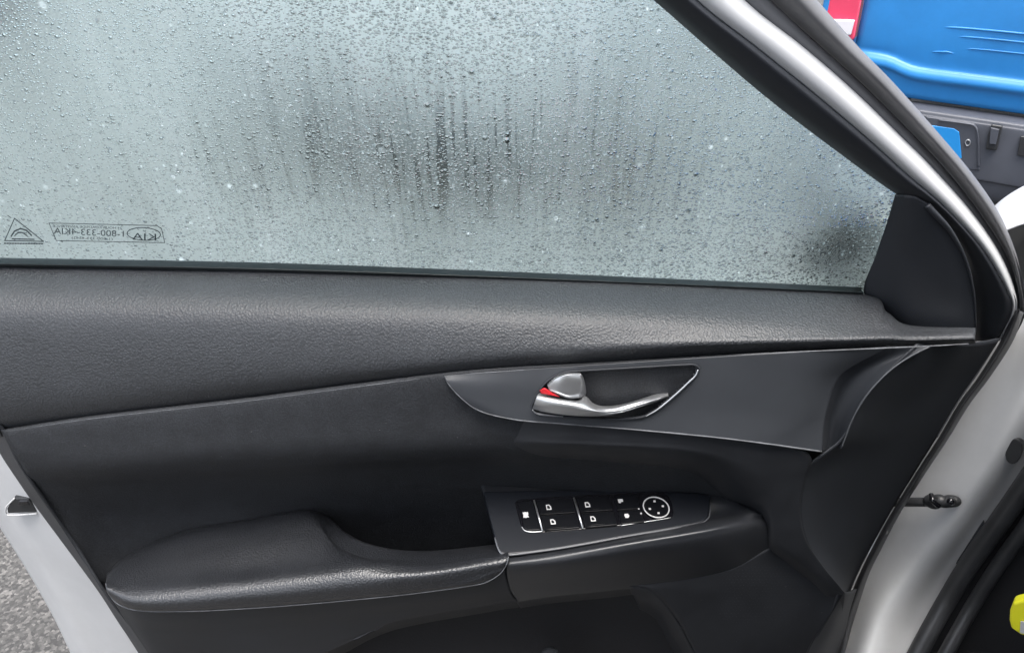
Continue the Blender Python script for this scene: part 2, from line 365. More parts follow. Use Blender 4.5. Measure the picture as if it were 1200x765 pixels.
# drops on the pane
def drops_mesh(n):
    V, F = [], []
    base = [(math.cos(2*math.pi*k/7), math.sin(2*math.pi*k/7)) for k in range(7)]
    ok = inside(outl)
    cnt = 0
    while cnt < n:
        x = rng.uniform(-100, 1050); y = rng.uniform(-60, 338)
        if not ok(x, y) or (x < 205 and y > 248): continue
        dens = .25+.75*max(0, min(1, (x-120)/260)); dens *= .45+.55*max(0, 1-abs(y-150)/260)
        if rng.random() > dens: continue
        r = .0006+.0011*rng.random()**3; cnt += 1
        if rng.random() < .012: r *= 1.7
        c = Q(x, y, -.0003); e = 1+.5*rng.random()**2; i0 = len(V)
        nrm = -GN/np.linalg.norm(GN); up = np.cross(nrm, (1, 0, 0)); up = up if up[2] > 0 else -up
        for rad, hh in ((1, 0), (.75, .32)):
            for a, b in base: V.append(c+r*rad*(a*np.array([1, 0, 0])+b*e*up)+nrm*r*hh)
        V.append(c+nrm*r*.48)
        for k in range(7):
            F.append((i0+k, i0+(k+1) % 7, i0+7+(k+1) % 7, i0+7+k)); F.append((i0+7+k, i0+7+(k+1) % 7, i0+14))
        F.append(tuple(i0+k for k in range(7))[::-1])
    return V, F
V, F = drops_mesh(4200)
dr = mesh_obj('rain_drops', V, F, M['water'], pane); dr['kind'] = 'stuff'
# print on the glass: mirrored, as it is read from outside
def text_polys(s, size, extra=0):
    cu = bpy.data.curves.new('t', 'FONT'); cu.body = s; cu.size = size; cu.resolution_u = 3; cu.space_character = 1+extra
    o = bpy.data.objects.new('t', cu); COL.objects.link(o); dg = bpy.context.evaluated_depsgraph_get()
    m = bpy.data.meshes.new_from_object(o.evaluated_get(dg)); bpy.data.objects.remove(o); bpy.data.curves.remove(cu)
    v = [(q.co.x, q.co.y) for q in m.vertices]; f = [tuple(p.vertices) for p in m.polygons]; bpy.data.meshes.remove(m); return v, f
def flat(name, parent, material, polys, place):
    V, F = [], []
    for v, f in polys:
        i = len(V); V += [place(*q) for q in v]; F += [tuple(a+i for a in p) for p in f]
    return mesh_obj(name, V, F, material, parent, smooth=False)
def stroke(pts, wd, closed=False):
    p = np.asarray(pts, float)
    if closed: p = np.vstack([p, p[:1]])
    v, f = [], []
    for a, b in zip(p[:-1], p[1:]):
        t = (b-a)/(np.linalg.norm(b-a)+1e-9); nn = np.array([-t[1], t[0]])*wd/2; a = a-t*wd*.3; b = b+t*wd*.3
        i = len(v); v += [tuple(a+nn), tuple(b+nn), tuple(b-nn), tuple(a-nn)]; f.append((i, i+1, i+2, i+3))
    return v, f
def ell(cx, cy, rx, ry, n=40, rot=0):
    c, s = math.cos(rot), math.sin(rot)
    return [(cx+rx*math.cos(2*math.pi*k/n)*c-ry*math.sin(2*math.pi*k/n)*s, cy+rx*math.cos(2*math.pi*k/n)*s+ry*math.sin(2*math.pi*k/n)*c) for k in range(n)]
onglass = lambda x, y: Q(x, y, -.0008)
def mtext(s, x_right, x_left, y_base, hgt, slope=.045):
    v, f = text_polys(s, 1.0); xs = [q[0] for q in v]; x0, x1 = min(xs), max(xs); ys = max(q[1] for q in v)
    k = (x_right-x_left)/(x1-x0); ky = hgt/.73
    return [(x_right-(a-x0)*k, y_base+slope*(x_right-(a-x0)*k-120)-b*ky) for a, b in v], f
lab = [stroke([(57.5, 261.5), (184, 264.5), (189.5, 268.5), (193, 284.5), (66, 282)], .8, True),
       stroke(ell(168.5, 274.3, 19.5, 7.4, 44, .05), 1.0, True),
       mtext('KIA', 183, 155, 279, 8.2), mtext('1-800-333-4KIA', 145, 63, 276.5, 7.6),
       mtext('24 HOUR ROADSIDE ASSISTANCE', 143, 62, 268, 3.0, .03), mtext('(1-800-333-4542)', 132, 84, 281.2, 3.2, .03)]
flat('phone_number_print', pane, M['darkprint'], lab, onglass)
tri = [stroke([(17, 256), (5.5, 282), (51, 283)], 1.1, True), stroke([(9, 252.5), (13, 255.5)], .8),
       stroke([(13, 277), (17, 271), (24, 268), (31, 270), (37, 276)], 1.6), stroke([(17, 276.5), (21, 273), (26, 272.5), (32, 276.5)], 1.2),
       stroke([(14, 280), (40, 280.6)], 1.3)]
for k in range(15): tri.append(stroke([(5+3.1*k, 285.2+.03*k), (6.9+3.1*k, 285.2+.03*k)], 1.5))
flat('triangle_mark_print', pane, M['darkprint'], tri, onglass)

# belt seal ---------------------------------------------------------
top = [(-200, 298), (0, 302), (300, 307.5), (600, 318.5), (1010, 336.5)]
bot = [(-200, 309), (0, 312.5), (300, 318.5), (600, 328.5), (1012, 345.5)]
mid = [(a[0], (a[1]*.55+b[1]*.45)) for a, b in zip(top, bot)]
D(patch('belt_seal', [[(*q, -.002) for q in top], [(*q, -.010) for q in mid], [(q[0], q[1]-2, -.014) for q in bot], [(q[0], q[1]+3, -.006) for q in bot]], M['wetseal'], proj=Q, nv=14, thick=.002))

# upper trim --------------------------------------------------------
UT = [
 [(-118, 306, -.006), (0, 310, -.006), (150, 313, -.006), (300, 316, -.006), (450, 321, -.006), (600, 326, -.006), (800, 334, -.004), (1006, 344, .0), (1040, 366, -.022), (1066, 381, -.035), (1143, 384, -.045)],
 [(-112, 316, -.018), (0, 320, -.018), (150, 323, -.018), (300, 326, -.018), (450, 330, -.018), (600, 335, -.018), (800, 343, -.016), (1006, 354, -.016), (1040, 370, -.030), (1068, 384, -.042), (1143, 385.5, -.050)],
 [(-95, 346, -.048), (0, 349, -.048), (150, 350, -.048), (300, 351, -.048), (450, 353, -.048), (600, 357, -.048), (800, 363, -.045), (1000, 373, -.042), (1040, 379, -.046), (1070, 388, -.050), (1143, 387.5, -.055)],
 [(-78, 376, -.066), (0, 377, -.066), (150, 376, -.066), (300, 374, -.066), (450, 374, -.066), (600, 375, -.065), (800, 378, -.062), (1000, 384, -.057), (1040, 387, -.058), (1070, 391, -.060), (1143, 390, -.060)],
 [(-50, 422, -.079), (0, 422, -.079), (150, 416, -.079), (300, 408, -.079), (450, 403, -.079), (600, 398, -.078), (800, 393, -.074), (1000, 391, -.067), (1040, 392, -.067), (1070, 394, -.067), (1143, 393, -.064)],
 [(-20, 468, -.086), (0, 466, -.086), (150, 454, -.086), (300, 440, -.086), (450, 428, -.086), (600, 416, -.085), (800, 403, -.081), (1000, 397, -.074), (1040, 396, -.072), (1070, 397, -.070), (1143, 396, -.067)],
 [(-4, 494, -.083), (0, 492, -.083), (150, 475, -.083), (300, 457, -.083), (450, 440, -.083), (600, 425.5, -.082), (800, 410, -.079), (1000, 402, -.073), (1040, 400.5, -.071), (1070, 400, -.070), (1143, 399, -.066)],
 [(4, 509, -.070), (10, 508, -.070), (150, 488, -.070), (300, 471, -.070), (450, 451, -.070), (600, 437, -.070), (800, 423, -.066), (1000, 411, -.062), (1040, 408, -.060), (1070, 407, -.060), (1143, 403, -.054)]]
ut = D(patch('upper_trim', UT, M['vinyl'], nu=180, nv=64))
ut['label'] = 'grained vinyl top roll of the door trim below the window'
seam_px = [(4, 506), (100, 491.5), (200, 480), (300, 468.5), (400, 455.5), (520, 440.5), (600, 434.5), (700, 427.5), (800, 420.5), (900, 414), (1000, 409.5), (1090, 405.5), (1135, 403)]
D(tube('trim_edge_glint', [P(x, y, -.0835 if x < 700 else -.078) for x, y in seam_px], .0007, M['edge'], n=120, seg=6))

# rear side wall of the trim and mid panel ------------------------------
MID = [
 [(0, 503, -.074), (100, 487, -.074), (200, 475, -.074), (300, 464, -.074), (420, 449, -.074), (560, 433, -.074), (700, 424, -.072), (800, 418, -.07), (900, 412, -.07)],
 [(3, 506, -.084), (100, 491.5, -.084), (200, 480, -.084), (300, 468.5, -.084), (420, 453, -.084), (560, 437, -.084), (700, 430, -.08), (800, 425, -.08), (900, 420, -.08)],
 [(16, 530, -.089), (108, 520, -.091), (205, 511, -.092), (300, 504, -.092), (420, 493, -.092), (560, 482, -.09), (700, 478, -.085), (800, 478, -.085), (900, 478, -.085)],
 [(27, 548, -.088), (112, 543, -.093), (208, 536, -.095), (300, 531, -.095), (420, 523, -.095), (560, 516, -.094), (700, 518, -.088), (800, 520, -.085), (880, 524, -.085)],
 [(33, 558, -.084), (116, 556, -.085), (210, 551, -.085), (300, 546, -.085), (420, 539, -.085), (560, 533, -.085), (700, 533, -.08), (800, 536, -.08), (880, 545, -.08)],
 [(42, 572, -.079), (121, 572, -.062), (213, 568, -.055), (300, 563, -.053), (420, 556, -.05), (560, 550, -.05), (700, 553, -.058), (800, 556, -.058), (880, 566, -.06)],
 [(62, 603, -.075), (130, 605, -.046), (218, 598, -.034), (300, 592, -.030), (420, 598, -.012), (560, 590, -.012), (700, 580, -.04), (800, 580, -.04), (885, 590, -.045)],
 [(90, 645, -.078), (140, 650, -.050), (225, 640, -.035), (300, 632, -.028), (420, 640, .0), (560, 632, .0), (700, 610, -.035), (800, 605, -.035), (890, 612, -.04)],
 [(112, 680, -.080), (160, 695, -.065), (240, 695, -.05), (310, 690, -.04), (420, 690, .005), (560, 685, .005), (700, 660, -.03), (800, 650, -.03), (893, 640, -.04)]]
mp = D(patch('mid_panel', MID, M['soft'], nu=150, nv=72))
mp['label'] = 'soft black insert panel with the dark grab recess'
wall_in = [(4, 506, -.083), (22, 543, -.087), (50, 585, -.082), (86, 636, -.078), (123, 696, -.10), (150, 730, -.108), (175, 765, -.108), (262, 900, -.10)]
wall_out = [(-4, 525, -.03), (8, 544, -.03), (38, 588, -.03), (72, 634, -.03), (114, 691, -.03), (138, 728, -.03), (163, 766, -.03), (248, 900, -.03)]
wm = [tuple((np.array(a)*.45+np.array(b)*.55)) for a, b in zip(wall_in, wall_out)]
wup = [(-118, 306, -.006), (-95, 346, -.048), (-50, 422, -.079), (-10, 488, -.083)]
wupo = [(-135, 312, .0), (-120, 352, -.015), (-72, 425, -.03), (-22, 500, -.03)]
wupm = [tuple((np.array(a)*.45+np.array(b)*.55)) for a, b in zip(wup, wupo)]
def tr(rows): return [list(r) for r in zip(*rows)]
D(patch('trim_side', tr([wupo+wall_out, wupm+wm, wup+wall_in]), M['plastic'], nu=10, nv=90))

# flange running under the handle panel and down the front -----------------
F_out = [(585, 470, -.082), (630, 488, -.09), (700, 497, -.099), (800, 505, -.1), (890, 516, -.1), (948, 532, -.098), (944, 562, -.096), (938, 595, -.095), (945, 632, -.094), (965, 664, -.092), (986, 690, -.089), (990, 700, -.078), (984, 730, -.03)]
F_mid = [(580, 500, -.085), (630, 512, -.0965), (700, 516, -.102), (800, 521, -.103), (870, 535, -.103), (912, 556, -.1), (918, 582, -.098), (916, 605, -.096), (922, 632, -.095), (945, 658, -.093), (973, 686, -.09), (981, 700, -.080), (976, 730, -.035)]
F_lip = [(580, 521, -.086), (630, 522, -.0965), (700, 524, -.101), (800, 531, -.101), (850, 546, -.1), (884, 574, -.096), (898, 592, -.094), (903, 612, -.093), (906, 638, -.092), (930, 656, -.09), (960, 682, -.088), (971, 701, -.080), (966, 730, -.04)]
F_in = [(580, 534, -.070), (630, 534, -.08), (700, 537, -.08), (800, 545, -.078), (838, 560, -.075), (866, 582, -.07), (884, 598, -.07), (892, 614, -.07), (896, 642, -.072), (922, 664, -.074), (952, 688, -.075), (960, 706, -.07), (956, 732, -.04)]
F_in2 = [(580, 545, -.05), (630, 545, -.048), (700, 548, -.045), (800, 556, -.045), (830, 570, -.045), (858, 590, -.048), (876, 602, -.05), (884, 616, -.05), (890, 646, -.055), (915, 670, -.06), (945, 694, -.062), (950, 712, -.06), (948, 734, -.04)]
D(patch('panel_flange', tr([F_in2, F_in, F_lip, F_mid, F_out]), M['plastic'], nu=30, nv=110, thick=.002))

# handle panel ------------------------------------------------------------
H_out = [(623, 476), (627, 466), (633, 456), (641, 447), (650, 441), (664, 436), (681, 434.5), (740, 431), (800, 427.6), (814, 427.6), (819.5, 432), (814, 442), (792, 462), (770, 480), (756, 487.6), (728, 491), (690, 490), (650, 486.6), (628, 483)]
HC = np.mean(H_out, 0)
hole = inside([tuple(HC+(np.array(q)-HC)*.975) for q in H_out])
HP = [
 [(520, 440, -.0845), (560, 437, -.084), (640, 431.3, -.083), (740, 424.5, -.082), (860, 416.7, -.080), (960, 411.3, -.078), (1040, 407.6, -.075)],
 [(524, 447, -.090), (562, 451, -.091), (640, 452, -.091), (740, 450, -.09), (860, 448, -.088), (940, 446, -.084), (984, 441, -.074)],
 [(535, 461, -.094), (574, 471, -.097), (642, 475, -.098), (740, 478, -.098), (860, 484, -.097), (930, 488, -.094), (967, 487, -.084)],
 [(560, 480.5, -.098), (600, 491, -.103), (660, 496.5, -.105), (740, 503, -.106), (840, 512.5, -.107), (900, 520, -.106), (963, 529, -.098)]]
hp = D(patch('handle_panel', HP, M['panel'], nu=260, nv=90, thick=.002, keep=lambda p: not hole(*to_px(p))))
hp['label'] = 'smooth grey panel around the inside door handle'
low = [(520.5, 441, -.0848), (527, 452, -.092), (540, 466, -.096), (560, 480.5, -.0985), (600, 491, -.1035), (660, 496.5, -.1055), (740, 503, -.1065), (840, 512.5, -.1075), (900, 520, -.1065), (963, 529, -.0985)]
D(tube('panel_edge_glint', [P(*q) for q in low], [.0005, .0007, .0009, .0009, .0009, .0011], M['edge'], n=90, seg=6))
K = [[(1036, 407.4, -.073), (1055, 406.8, -.070), (1075, 406, -.071), (1092, 405, -.074)],
     [(984, 440.5, -.073), (1000, 440, -.062), (1020, 438, -.068), (1042, 435, -.080)],
     [(967, 487, -.083), (975, 487, -.068), (987, 487, -.072), (1001, 487, -.085)],
     [(963, 530, -.096), (969, 529, -.078), (977, 527, -.08), (986, 524.5, -.088)]]
D(patch('corner_infill', K, M['endcap'], nu=24, nv=40, thick=.002))
D(tube('infill_edge_glint', [P(*q) for q in [(1092, 405, -.074), (1066, 418, -.078), (1042, 435, -.081), (1018, 460, -.084), (1001, 487, -.086), (986, 525, -.089)]], .0009, M['seam'], n=50, seg=6))

# dark front end of the trim ----------------------------------------------------
NR = [
 [(1075, 404, -.072), (1105, 403.5, -.055), (1143, 402, -.03), (1172, 397, -.005)],
 [(1041, 435, -.080), (1075, 438, -.055), (1110, 440, -.025), (1144, 440, .0)],
 [(1010, 470, -.084), (1045, 471, -.055), (1085, 471, -.025), (1123, 470, .0)],
 [(986, 515, -.088), (1020, 514, -.055), (1060, 513, -.025), (1098, 512, .0)],
 [(944, 551, -.094), (985, 550, -.06), (1030, 549, -.03), (1075, 549, .0)],
 [(937, 597, -.093), (970, 596, -.06), (1010, 596, -.03), (1046, 596, .0)],
 [(945, 634, -.092), (970, 635, -.06), (998, 636, -.03), (1023, 637, .0)],
 [(967, 668, -.090), (980, 668, -.06), (994, 668, -.03), (1007, 668, .0)],
 [(989, 696, -.088), (991, 696, -.06), (993, 696, -.03), (995, 696, .0)]]
D(patch('front_end_cover', NR, M['endcap'], nu=30, nv=70, thick=.002))
D(tube('cover_edge_glint', [P(*q) for q in [(1170, 398, -.004), (1145, 438, -.001), (1123, 470, -.001), (1098, 512, -.001)]], .0009, M['seam'], n=40, seg=6))

# sail panel in the window corner --------------------------------------------------
SP = [
 [(1049, 228, -.004), (1060, 229, -.014), (1074, 232, -.020), (1090, 240, -.022)],
 [(1038, 265, -.004), (1062, 267, -.018), (1092, 269, -.026), (1112, 269, -.027)],
 [(1026, 300, -.005), (1060, 303, -.022), (1103, 305, -.032), (1131, 303, -.034)],
 [(1012, 341, -.007), (1058, 345, -.028), (1108, 348, -.040), (1141.5, 345, -.042)],
 [(1030, 362, -.016), (1064, 372, -.036), (1110, 374, -.047), (1144, 372, -.048)],
 [(1044, 374, -.026), (1070, 388, -.042), (1110, 391, -.052), (1144, 391, -.052)]]
spn = D(patch('mirror_corner_cover', SP, M['frame'], nu=40, nv=50, proj=Q, thick=.003)); spn['label'] = 'triangular black cover in the front corner of the window'
D(tube('corner_cover_edge', [Q(*q) for q in [(1086, 240, -.022), (1096, 251, -.0255), (1113, 270, -.0285), (1131, 303, -.035), (1141.5, 345, -.043), (1143.5, 382, -.050)]], [.0035, .003, .0016, .001, .0008], M['frame'], n=50, seg=8))
# window frame: inner cover, painted strip, flange, weather strip
J_ = [(-245, 40), (-240, -200), (-180, -290), (0, -312), (220, -306), (425, -276), (580, -212), (700, -112), (815, 0), (885, 55), (955, 111), (1020, 166), (1062, 204), (1105, 241), (1150, 290), (1179, 338), (1186, 364), (1170, 398)]
I2 = [(-190, 40), (-185, -150), (-150, -240), (0, -262), (200, -255), (400, -228), (540, -172), (650, -95), (765, 0), (835, 61), (905, 120), (980, 177), (1051, 228), (1089, 243), (1114, 272), (1136, 315), (1143, 360), (1142, 400)]
m1 = [tuple(np.array(a)*.75+np.array(b)*.25) for a, b in zip(I2, J_)]; m2 = [tuple(np.array(a)*.25+np.array(b)*.75) for a, b in zip(I2, J_)]
cz = lambda r, o: [(*q, o) for q in r]
D(patch('window_frame_cover', tr([cz(I2, -.002), cz(m1, -.016), cz(m2, -.024), cz(J_, -.021)]), M['frame'], nu=16, nv=150, proj=Q, thick=.004))
O_ = [(-290, 40), (-290, -230), (-220, -335), (0, -360), (235, -354), (450, -322), (620, -250), (760, -112), (872, 0), (940, 54), (1000, 106), (1060, 164), (1094, 198), (1140, 250), (1172, 297), (1189, 338), (1191, 366), (1173, 400)]
w1 = [tuple(np.array(a)*.7+np.array(b)*.3) for a, b in zip(J_, O_)]; w2 = [tuple(np.array(a)*.3+np.array(b)*.7) for a, b in zip(J_, O_)]
D(patch('painted_frame', tr([cz(J_, -.019), cz(w1, -.022), cz(w2, -.018), cz(O_, -.004)]), M['white'], nu=16, nv=150, proj=Q, thick=.004))
DB = [(-310, 40), (-310, -250), (-235, -355), (0, -380), (240, -374), (465, -340), (645, -262), (795, -112), (903, 0), (970, 62), (1014, 102), (1072, 160), (1112, 203), (1150, 252), (1179, 298), (1193, 338), (1195, 366), (1178, 402)]
R_ = [(-350, 40), (-350, -280), (-265, -395), (0, -422), (255, -416), (490, -380), (690, -290), (850, -118), (957, 0), (1006, 55), (1048, 98), (1105, 162), (1142, 207), (1172, 252), (1191, 298), (1199, 338), (1200, 368), (1184, 400)]
o1 = [tuple(np.array(a)*.5+np.array(b)*.5) for a, b in zip(O_, DB)]
D(patch('frame_flange', tr([cz(O_, -.001), cz(o1, .001), cz(DB, .006)]), M['greyrubber'], nu=8, nv=150, proj=Q, thick=.003))
r1 = [tuple(np.array(a)*.75+np.array(b)*.25) for a, b in zip(DB, R_)]; r2 = [tuple(np.array(a)*.4+np.array(b)*.6) for a, b in zip(DB, R_)]; r3 = [tuple(np.array(a)*.1+np.array(b)*.9) for a, b in zip(DB, R_)]
D(patch('frame_weather_strip', tr([cz(DB, .008), cz(r1, -.002), cz(r2, -.008), cz(r3, .0), cz(R_, .02)]), M['greyrubber'], nu=18, nv=150, proj=Q, thick=.004))
# weather strip going on down the front edge of the door
LW1 = [(1189, 362, .0), (1172, 400, .0), (1146, 442, .0), (1124, 472, .0), (1099, 514, .0), (1075, 551, .0), (1046, 598, .0), (1024, 638, .0), (1009, 668, .0), (998, 694, .0), (985, 730, .0), (972, 768, .0), (930, 900, .0)]
LW2 = [(1200, 366, .005), (1186, 402, .008), (1160, 442, .008), (1136, 474, .008), (1110, 516, .008), (1084, 555, .008), (1055, 601, .008), (1034, 641, .008), (1019, 671, .008), (1009, 700, .008), (998, 735, .008), (989, 768, .008), (950, 900, .01)]
LWm = [(a[0]*.5+b[0]*.5, a[1]*.5+b[1]*.5, -.008) for a, b in zip(LW1, LW2)]
D(patch('edge_weather_strip', tr([LW1, LWm, LW2]), M['rubber'], nu=10, nv=90, thick=.004))

# armrest -----------------------------------------------------------------------------
PAD = [
 [(125, 675, -.098), (150, 652, -.066), (215, 624, -.042), (300, 609, -.034), (362, 601, -.032), (392, 634, -.078), (430, 650, -.106), (500, 652, -.110), (594, 641, -.110)],
 [(124.5, 679, -.112), (148, 664, -.092), (215, 648, -.080), (300, 636, -.077), (368, 628, -.074), (402, 645, -.098), (438, 655, -.116), (500, 655, -.118), (595, 643, -.118)],
 [(124, 684, -.124), (148, 680, -.118), (215, 672, -.114), (300, 663, -.113), (372, 654, -.112), (412, 655, -.120), (448, 659, -.128), (505, 659, -.129), (595.5, 646, -.127)],
 [(125, 690, -.132), (152, 694, -.138), (215, 689, -.139), (300, 681, -.139), (372, 673, -.139), (420, 667, -.139), (455, 666, -.139), (510, 663, -.139), (596, 650, -.137)],
 [(128, 697, -.135), (155, 704, -.148), (215, 702, -.151), (300, 695, -.151), (372, 688, -.151), (420, 682, -.151), (462, 677, -.151), (515, 671, -.150), (595, 657, -.145)],
 [(131, 701, -.133), (157, 711, -.149), (215, 711, -.153), (300, 705, -.153), (372, 699, -.153), (420, 694, -.153), (468, 689, -.153), (530, 681, -.152), (592, 663, -.147)],
 [(134, 704, -.128), (160, 714.5, -.144), (215, 715.5, -.148), (300, 711.5, -.148), (372, 706, -.148), (420, 701.5, -.148), (475, 696, -.148), (560, 684.5, -.148), (588, 670, -.145)],
 [(140, 706, -.105), (165, 714, -.115), (215, 716, -.118), (300, 712, -.118), (372, 707, -.118), (420, 703, -.118), (475, 698, -.118), (560, 686, -.118), (584, 674, -.118)]]
PAD.insert(0, [(x+(0, 0, 0, 0, 10, 14, 11, 0, 0)[k], y-(3, 3, 3, 3, 3, 10, 11, 7, 5)[k], Y+(.03, .03, .03, .03, .03, .022, .022, .022, .022)[k]) for k, (x, y, Y) in enumerate(PAD[0])])
pad = D(patch('armrest_pad', PAD, M['pad'], nu=130, nv=60)); pad['label'] = 'padded grained armrest with a shiny rolled edge'
D(tube('armrest_seam', [P(*q) for q in [(124, 683, -.120), (126, 692, -.126), (134, 704, -.132), (155, 713.8, -.144), (215, 716, -.150), (300, 712, -.150), (372, 706.5, -.150), (420, 702, -.150), (475, 696.4, -.150), (545, 687, -.150), (568, 682.5, -.149), (586, 672, -.148), (594, 660, -.147), (596, 652, -.143)]], .0007, M['edge'], n=110, seg=6))
s1, s2, s3 = P(566, 575, -.042), P(832, 580, -.046), P(590, 649, -.130)
SNn = np.cross(s2-s1, s3-s1); SNn /= np.linalg.norm(SNn)
if np.dot(SNn, CAM-s1) < 0: SNn = -SNn
def SW(x, y, h=0.0): return hit(x, y, s1+SNn*h, SNn)
AB = [
 [('s', 562, 560), ('s', 640, 560), ('s', 740, 562), ('s', 832, 568), (876, 590, -.058), (897, 601, -.072)],
 [('s', 572, 600), ('s', 645, 596), ('s', 740, 590), ('s', 833, 586), (878, 595, -.070), (898, 603, -.074)],
 [('s', 590, 649), ('s', 650, 642), ('s', 740, 626), ('s', 832, 607), (879, 601, -.084), (898, 605, -.076)],
 [(592, 655, -.136), (650, 648, -.136), (740, 633, -.132), (830, 618, -.120), (880, 608, -.092), (900, 607, -.077)],
 [(594, 662, -.144), (650, 655, -.144), (740, 641, -.140), (832, 626, -.127), (884, 613, -.096), (902, 611, -.079)],
 [(594, 672, -.1435), (650, 664, -.145), (740, 651, -.140), (834, 637, -.126), (888, 620, -.096), (904, 616, -.079)],
 [(598, 690, -.1355), (650, 682, -.136), (740, 670, -.130), (840, 654, -.115), (892, 632, -.092), (907, 626, -.079)],
 [(606, 703, -.1265), (650, 697, -.128), (735, 688, -.120), (845, 672, -.100), (896, 646, -.084), (910, 640, -.076)],
 [(606, 706, -.119), (650, 699.5, -.12), (735, 690, -.114), (845, 674, -.095), (896, 648, -.08), (910, 642, -.073)],
 [(610, 712, -.08), (652, 706, -.08), (737, 697, -.08), (846, 680, -.075), (897, 652, -.068), (911, 645, -.065)]]
D(patch('armrest_base', AB, M['pad2'], nu=90, nv=60, proj=lambda a, b, c: SW(b, c, -.004) if a == 's' else P(a, b, c)))
LO = [
 [(126, 694, -.112), (160, 713, -.138), (215, 715, -.143), (300, 711, -.143), (372, 706, -.143), (420, 701.5, -.143), (475, 696, -.143), (560, 684, -.143), (592, 668, -.141)],
 [(138, 712, -.112), (166, 724, -.133), (217, 726, -.139), (300, 722, -.139), (372, 717, -.139), (424, 711, -.139), (485, 705, -.139), (560, 696, -.138), (597, 688, -.136)],
 [(150, 731, -.109), (172, 739, -.124), (220, 742, -.130), (300, 740, -.131), (372, 735, -.131), (440, 724, -.131), (500, 713, -.131), (565, 705, -.130), (602, 699, -.128)],
 [(166, 754, -.108), (182, 759, -.118), (225, 764, -.124), (300, 764, -.126), (350, 762, -.127), (410, 750, -.127), (470, 726.5, -.126), (570, 708, -.126), (606, 702.5, -.125)],
 [(200, 806, -.106), (212, 808, -.112), (240, 810, -.117), (280, 808, -.12), (330, 792, -.121), (390, 762, -.121), (455, 732, -.12), (570, 710.5, -.12), (608, 705, -.12)],
 [(200, 808, -.08), (215, 812, -.08), (245, 815, -.08), (290, 812, -.08), (340, 798, -.08), (398, 768, -.08), (462, 738, -.08), (572, 717, -.08), (610, 711, -.08)]]
D(patch('lower_panel', LO, M['plastic'], nu=110, nv=50))
# speaker field with its perforations
SK = [
 [(735, 686, -.121), (845, 670, -.101), (896, 645, -.085), (912, 641, -.080), (935, 660, -.080), (962, 678, -.082), (988, 696, -.084)],
 [(763, 692, -.118), (850, 690, -.102), (890, 684, -.09), (918, 684, -.084), (938, 692, -.082), (958, 704, -.081), (976, 716, -.083)],
 [(788, 718, -.112), (852, 715, -.100), (885, 712, -.092), (914, 714, -.087), (932, 720, -.084), (948, 728, -.082), (962, 738, -.081)],
 [(812, 760, -.108), (858, 758, -.098), (885, 757, -.093), (906, 757, -.090), (922, 759, -.087), (934, 762, -.084), (945, 766, -.080)],
 [(870, 880, -.10), (880, 880, -.095), (886, 880, -.092), (890, 880, -.09), (894, 880, -.088), (898, 880, -.084), (902, 880, -.078)]]
sk = D(patch('speaker_panel', SK, M['plastic'], nu=70, nv=50))
Bk = loft_grid([[P(*q) for q in r] for r in SK], 200, 160)
V, F = [], []
for a in range(0, 24):
    for b in range(0, 30):
        u, v = 842+b*4.3+(a % 2)*2.15, 664+a*3.6
        rel = ((u-880)/62)**2+((v-690)/44)**2
        if rel > 1 : continue
        d = [(to_px(Bk[i, j])[0]-u)**2+(to_px(Bk[i, j])[1]-v)**2 for i, j in ()]
        V.append((u, v))
PX = np.array([[to_px(Bk[i, j]) for j in range(200)] for i in range(160)])
VV, FF = [], []
for u, v in V:
    q = np.argmin((PX[..., 0]-u)**2+(PX[..., 1]-v)**2); i, j = divmod(q, 200)
    if (PX[i, j, 0]-u)**2+(PX[i, j, 1]-v)**2 > 9: continue
    c = Bk[i, j]+(CAM-Bk[i, j])/np.linalg.norm(CAM-Bk[i, j])*.0004
    k0 = len(VV)
    for k in range(6): VV.append(c+.0008*np.array([math.cos(k*math.pi/3), 0, math.sin(k*math.pi/3)]))
    VV.append(c+np.array([0, -.0006, 0])); FF += [(k0+k, k0+(k+1) % 6, k0+6) for k in range(6)]
pf = mesh_obj('speaker_studs', VV, FF, M['panel'], sk); pf['kind'] = 'stuff'
# front lower edge of the trim between the speaker and the paint
D(patch('lower_front_edge', [[(984, 692, -.086), (994, 694, -.06), (1004, 690, -.01)], [(974, 717, -.083), (985, 717, -.06), (996, 715, -.01)], [(960, 740, -.081), (975, 742, -.06), (990, 742, -.01)], [(943, 768, -.080), (962, 769, -.06), (980, 770, -.01)], [(900, 880, -.078), (920, 880, -.05), (945, 880, -.01)]], M['panel'], nu=16, nv=30, thick=.002))
D(tube('door_edge_bead', [P(x, y, -.004) for x, y in [(1040, 622), (1020, 655), (1004, 692), (994, 730), (986, 770), (955, 880)]], [.001, .0025, .0035, .004], M['greyrubber'], n=50, seg=8))
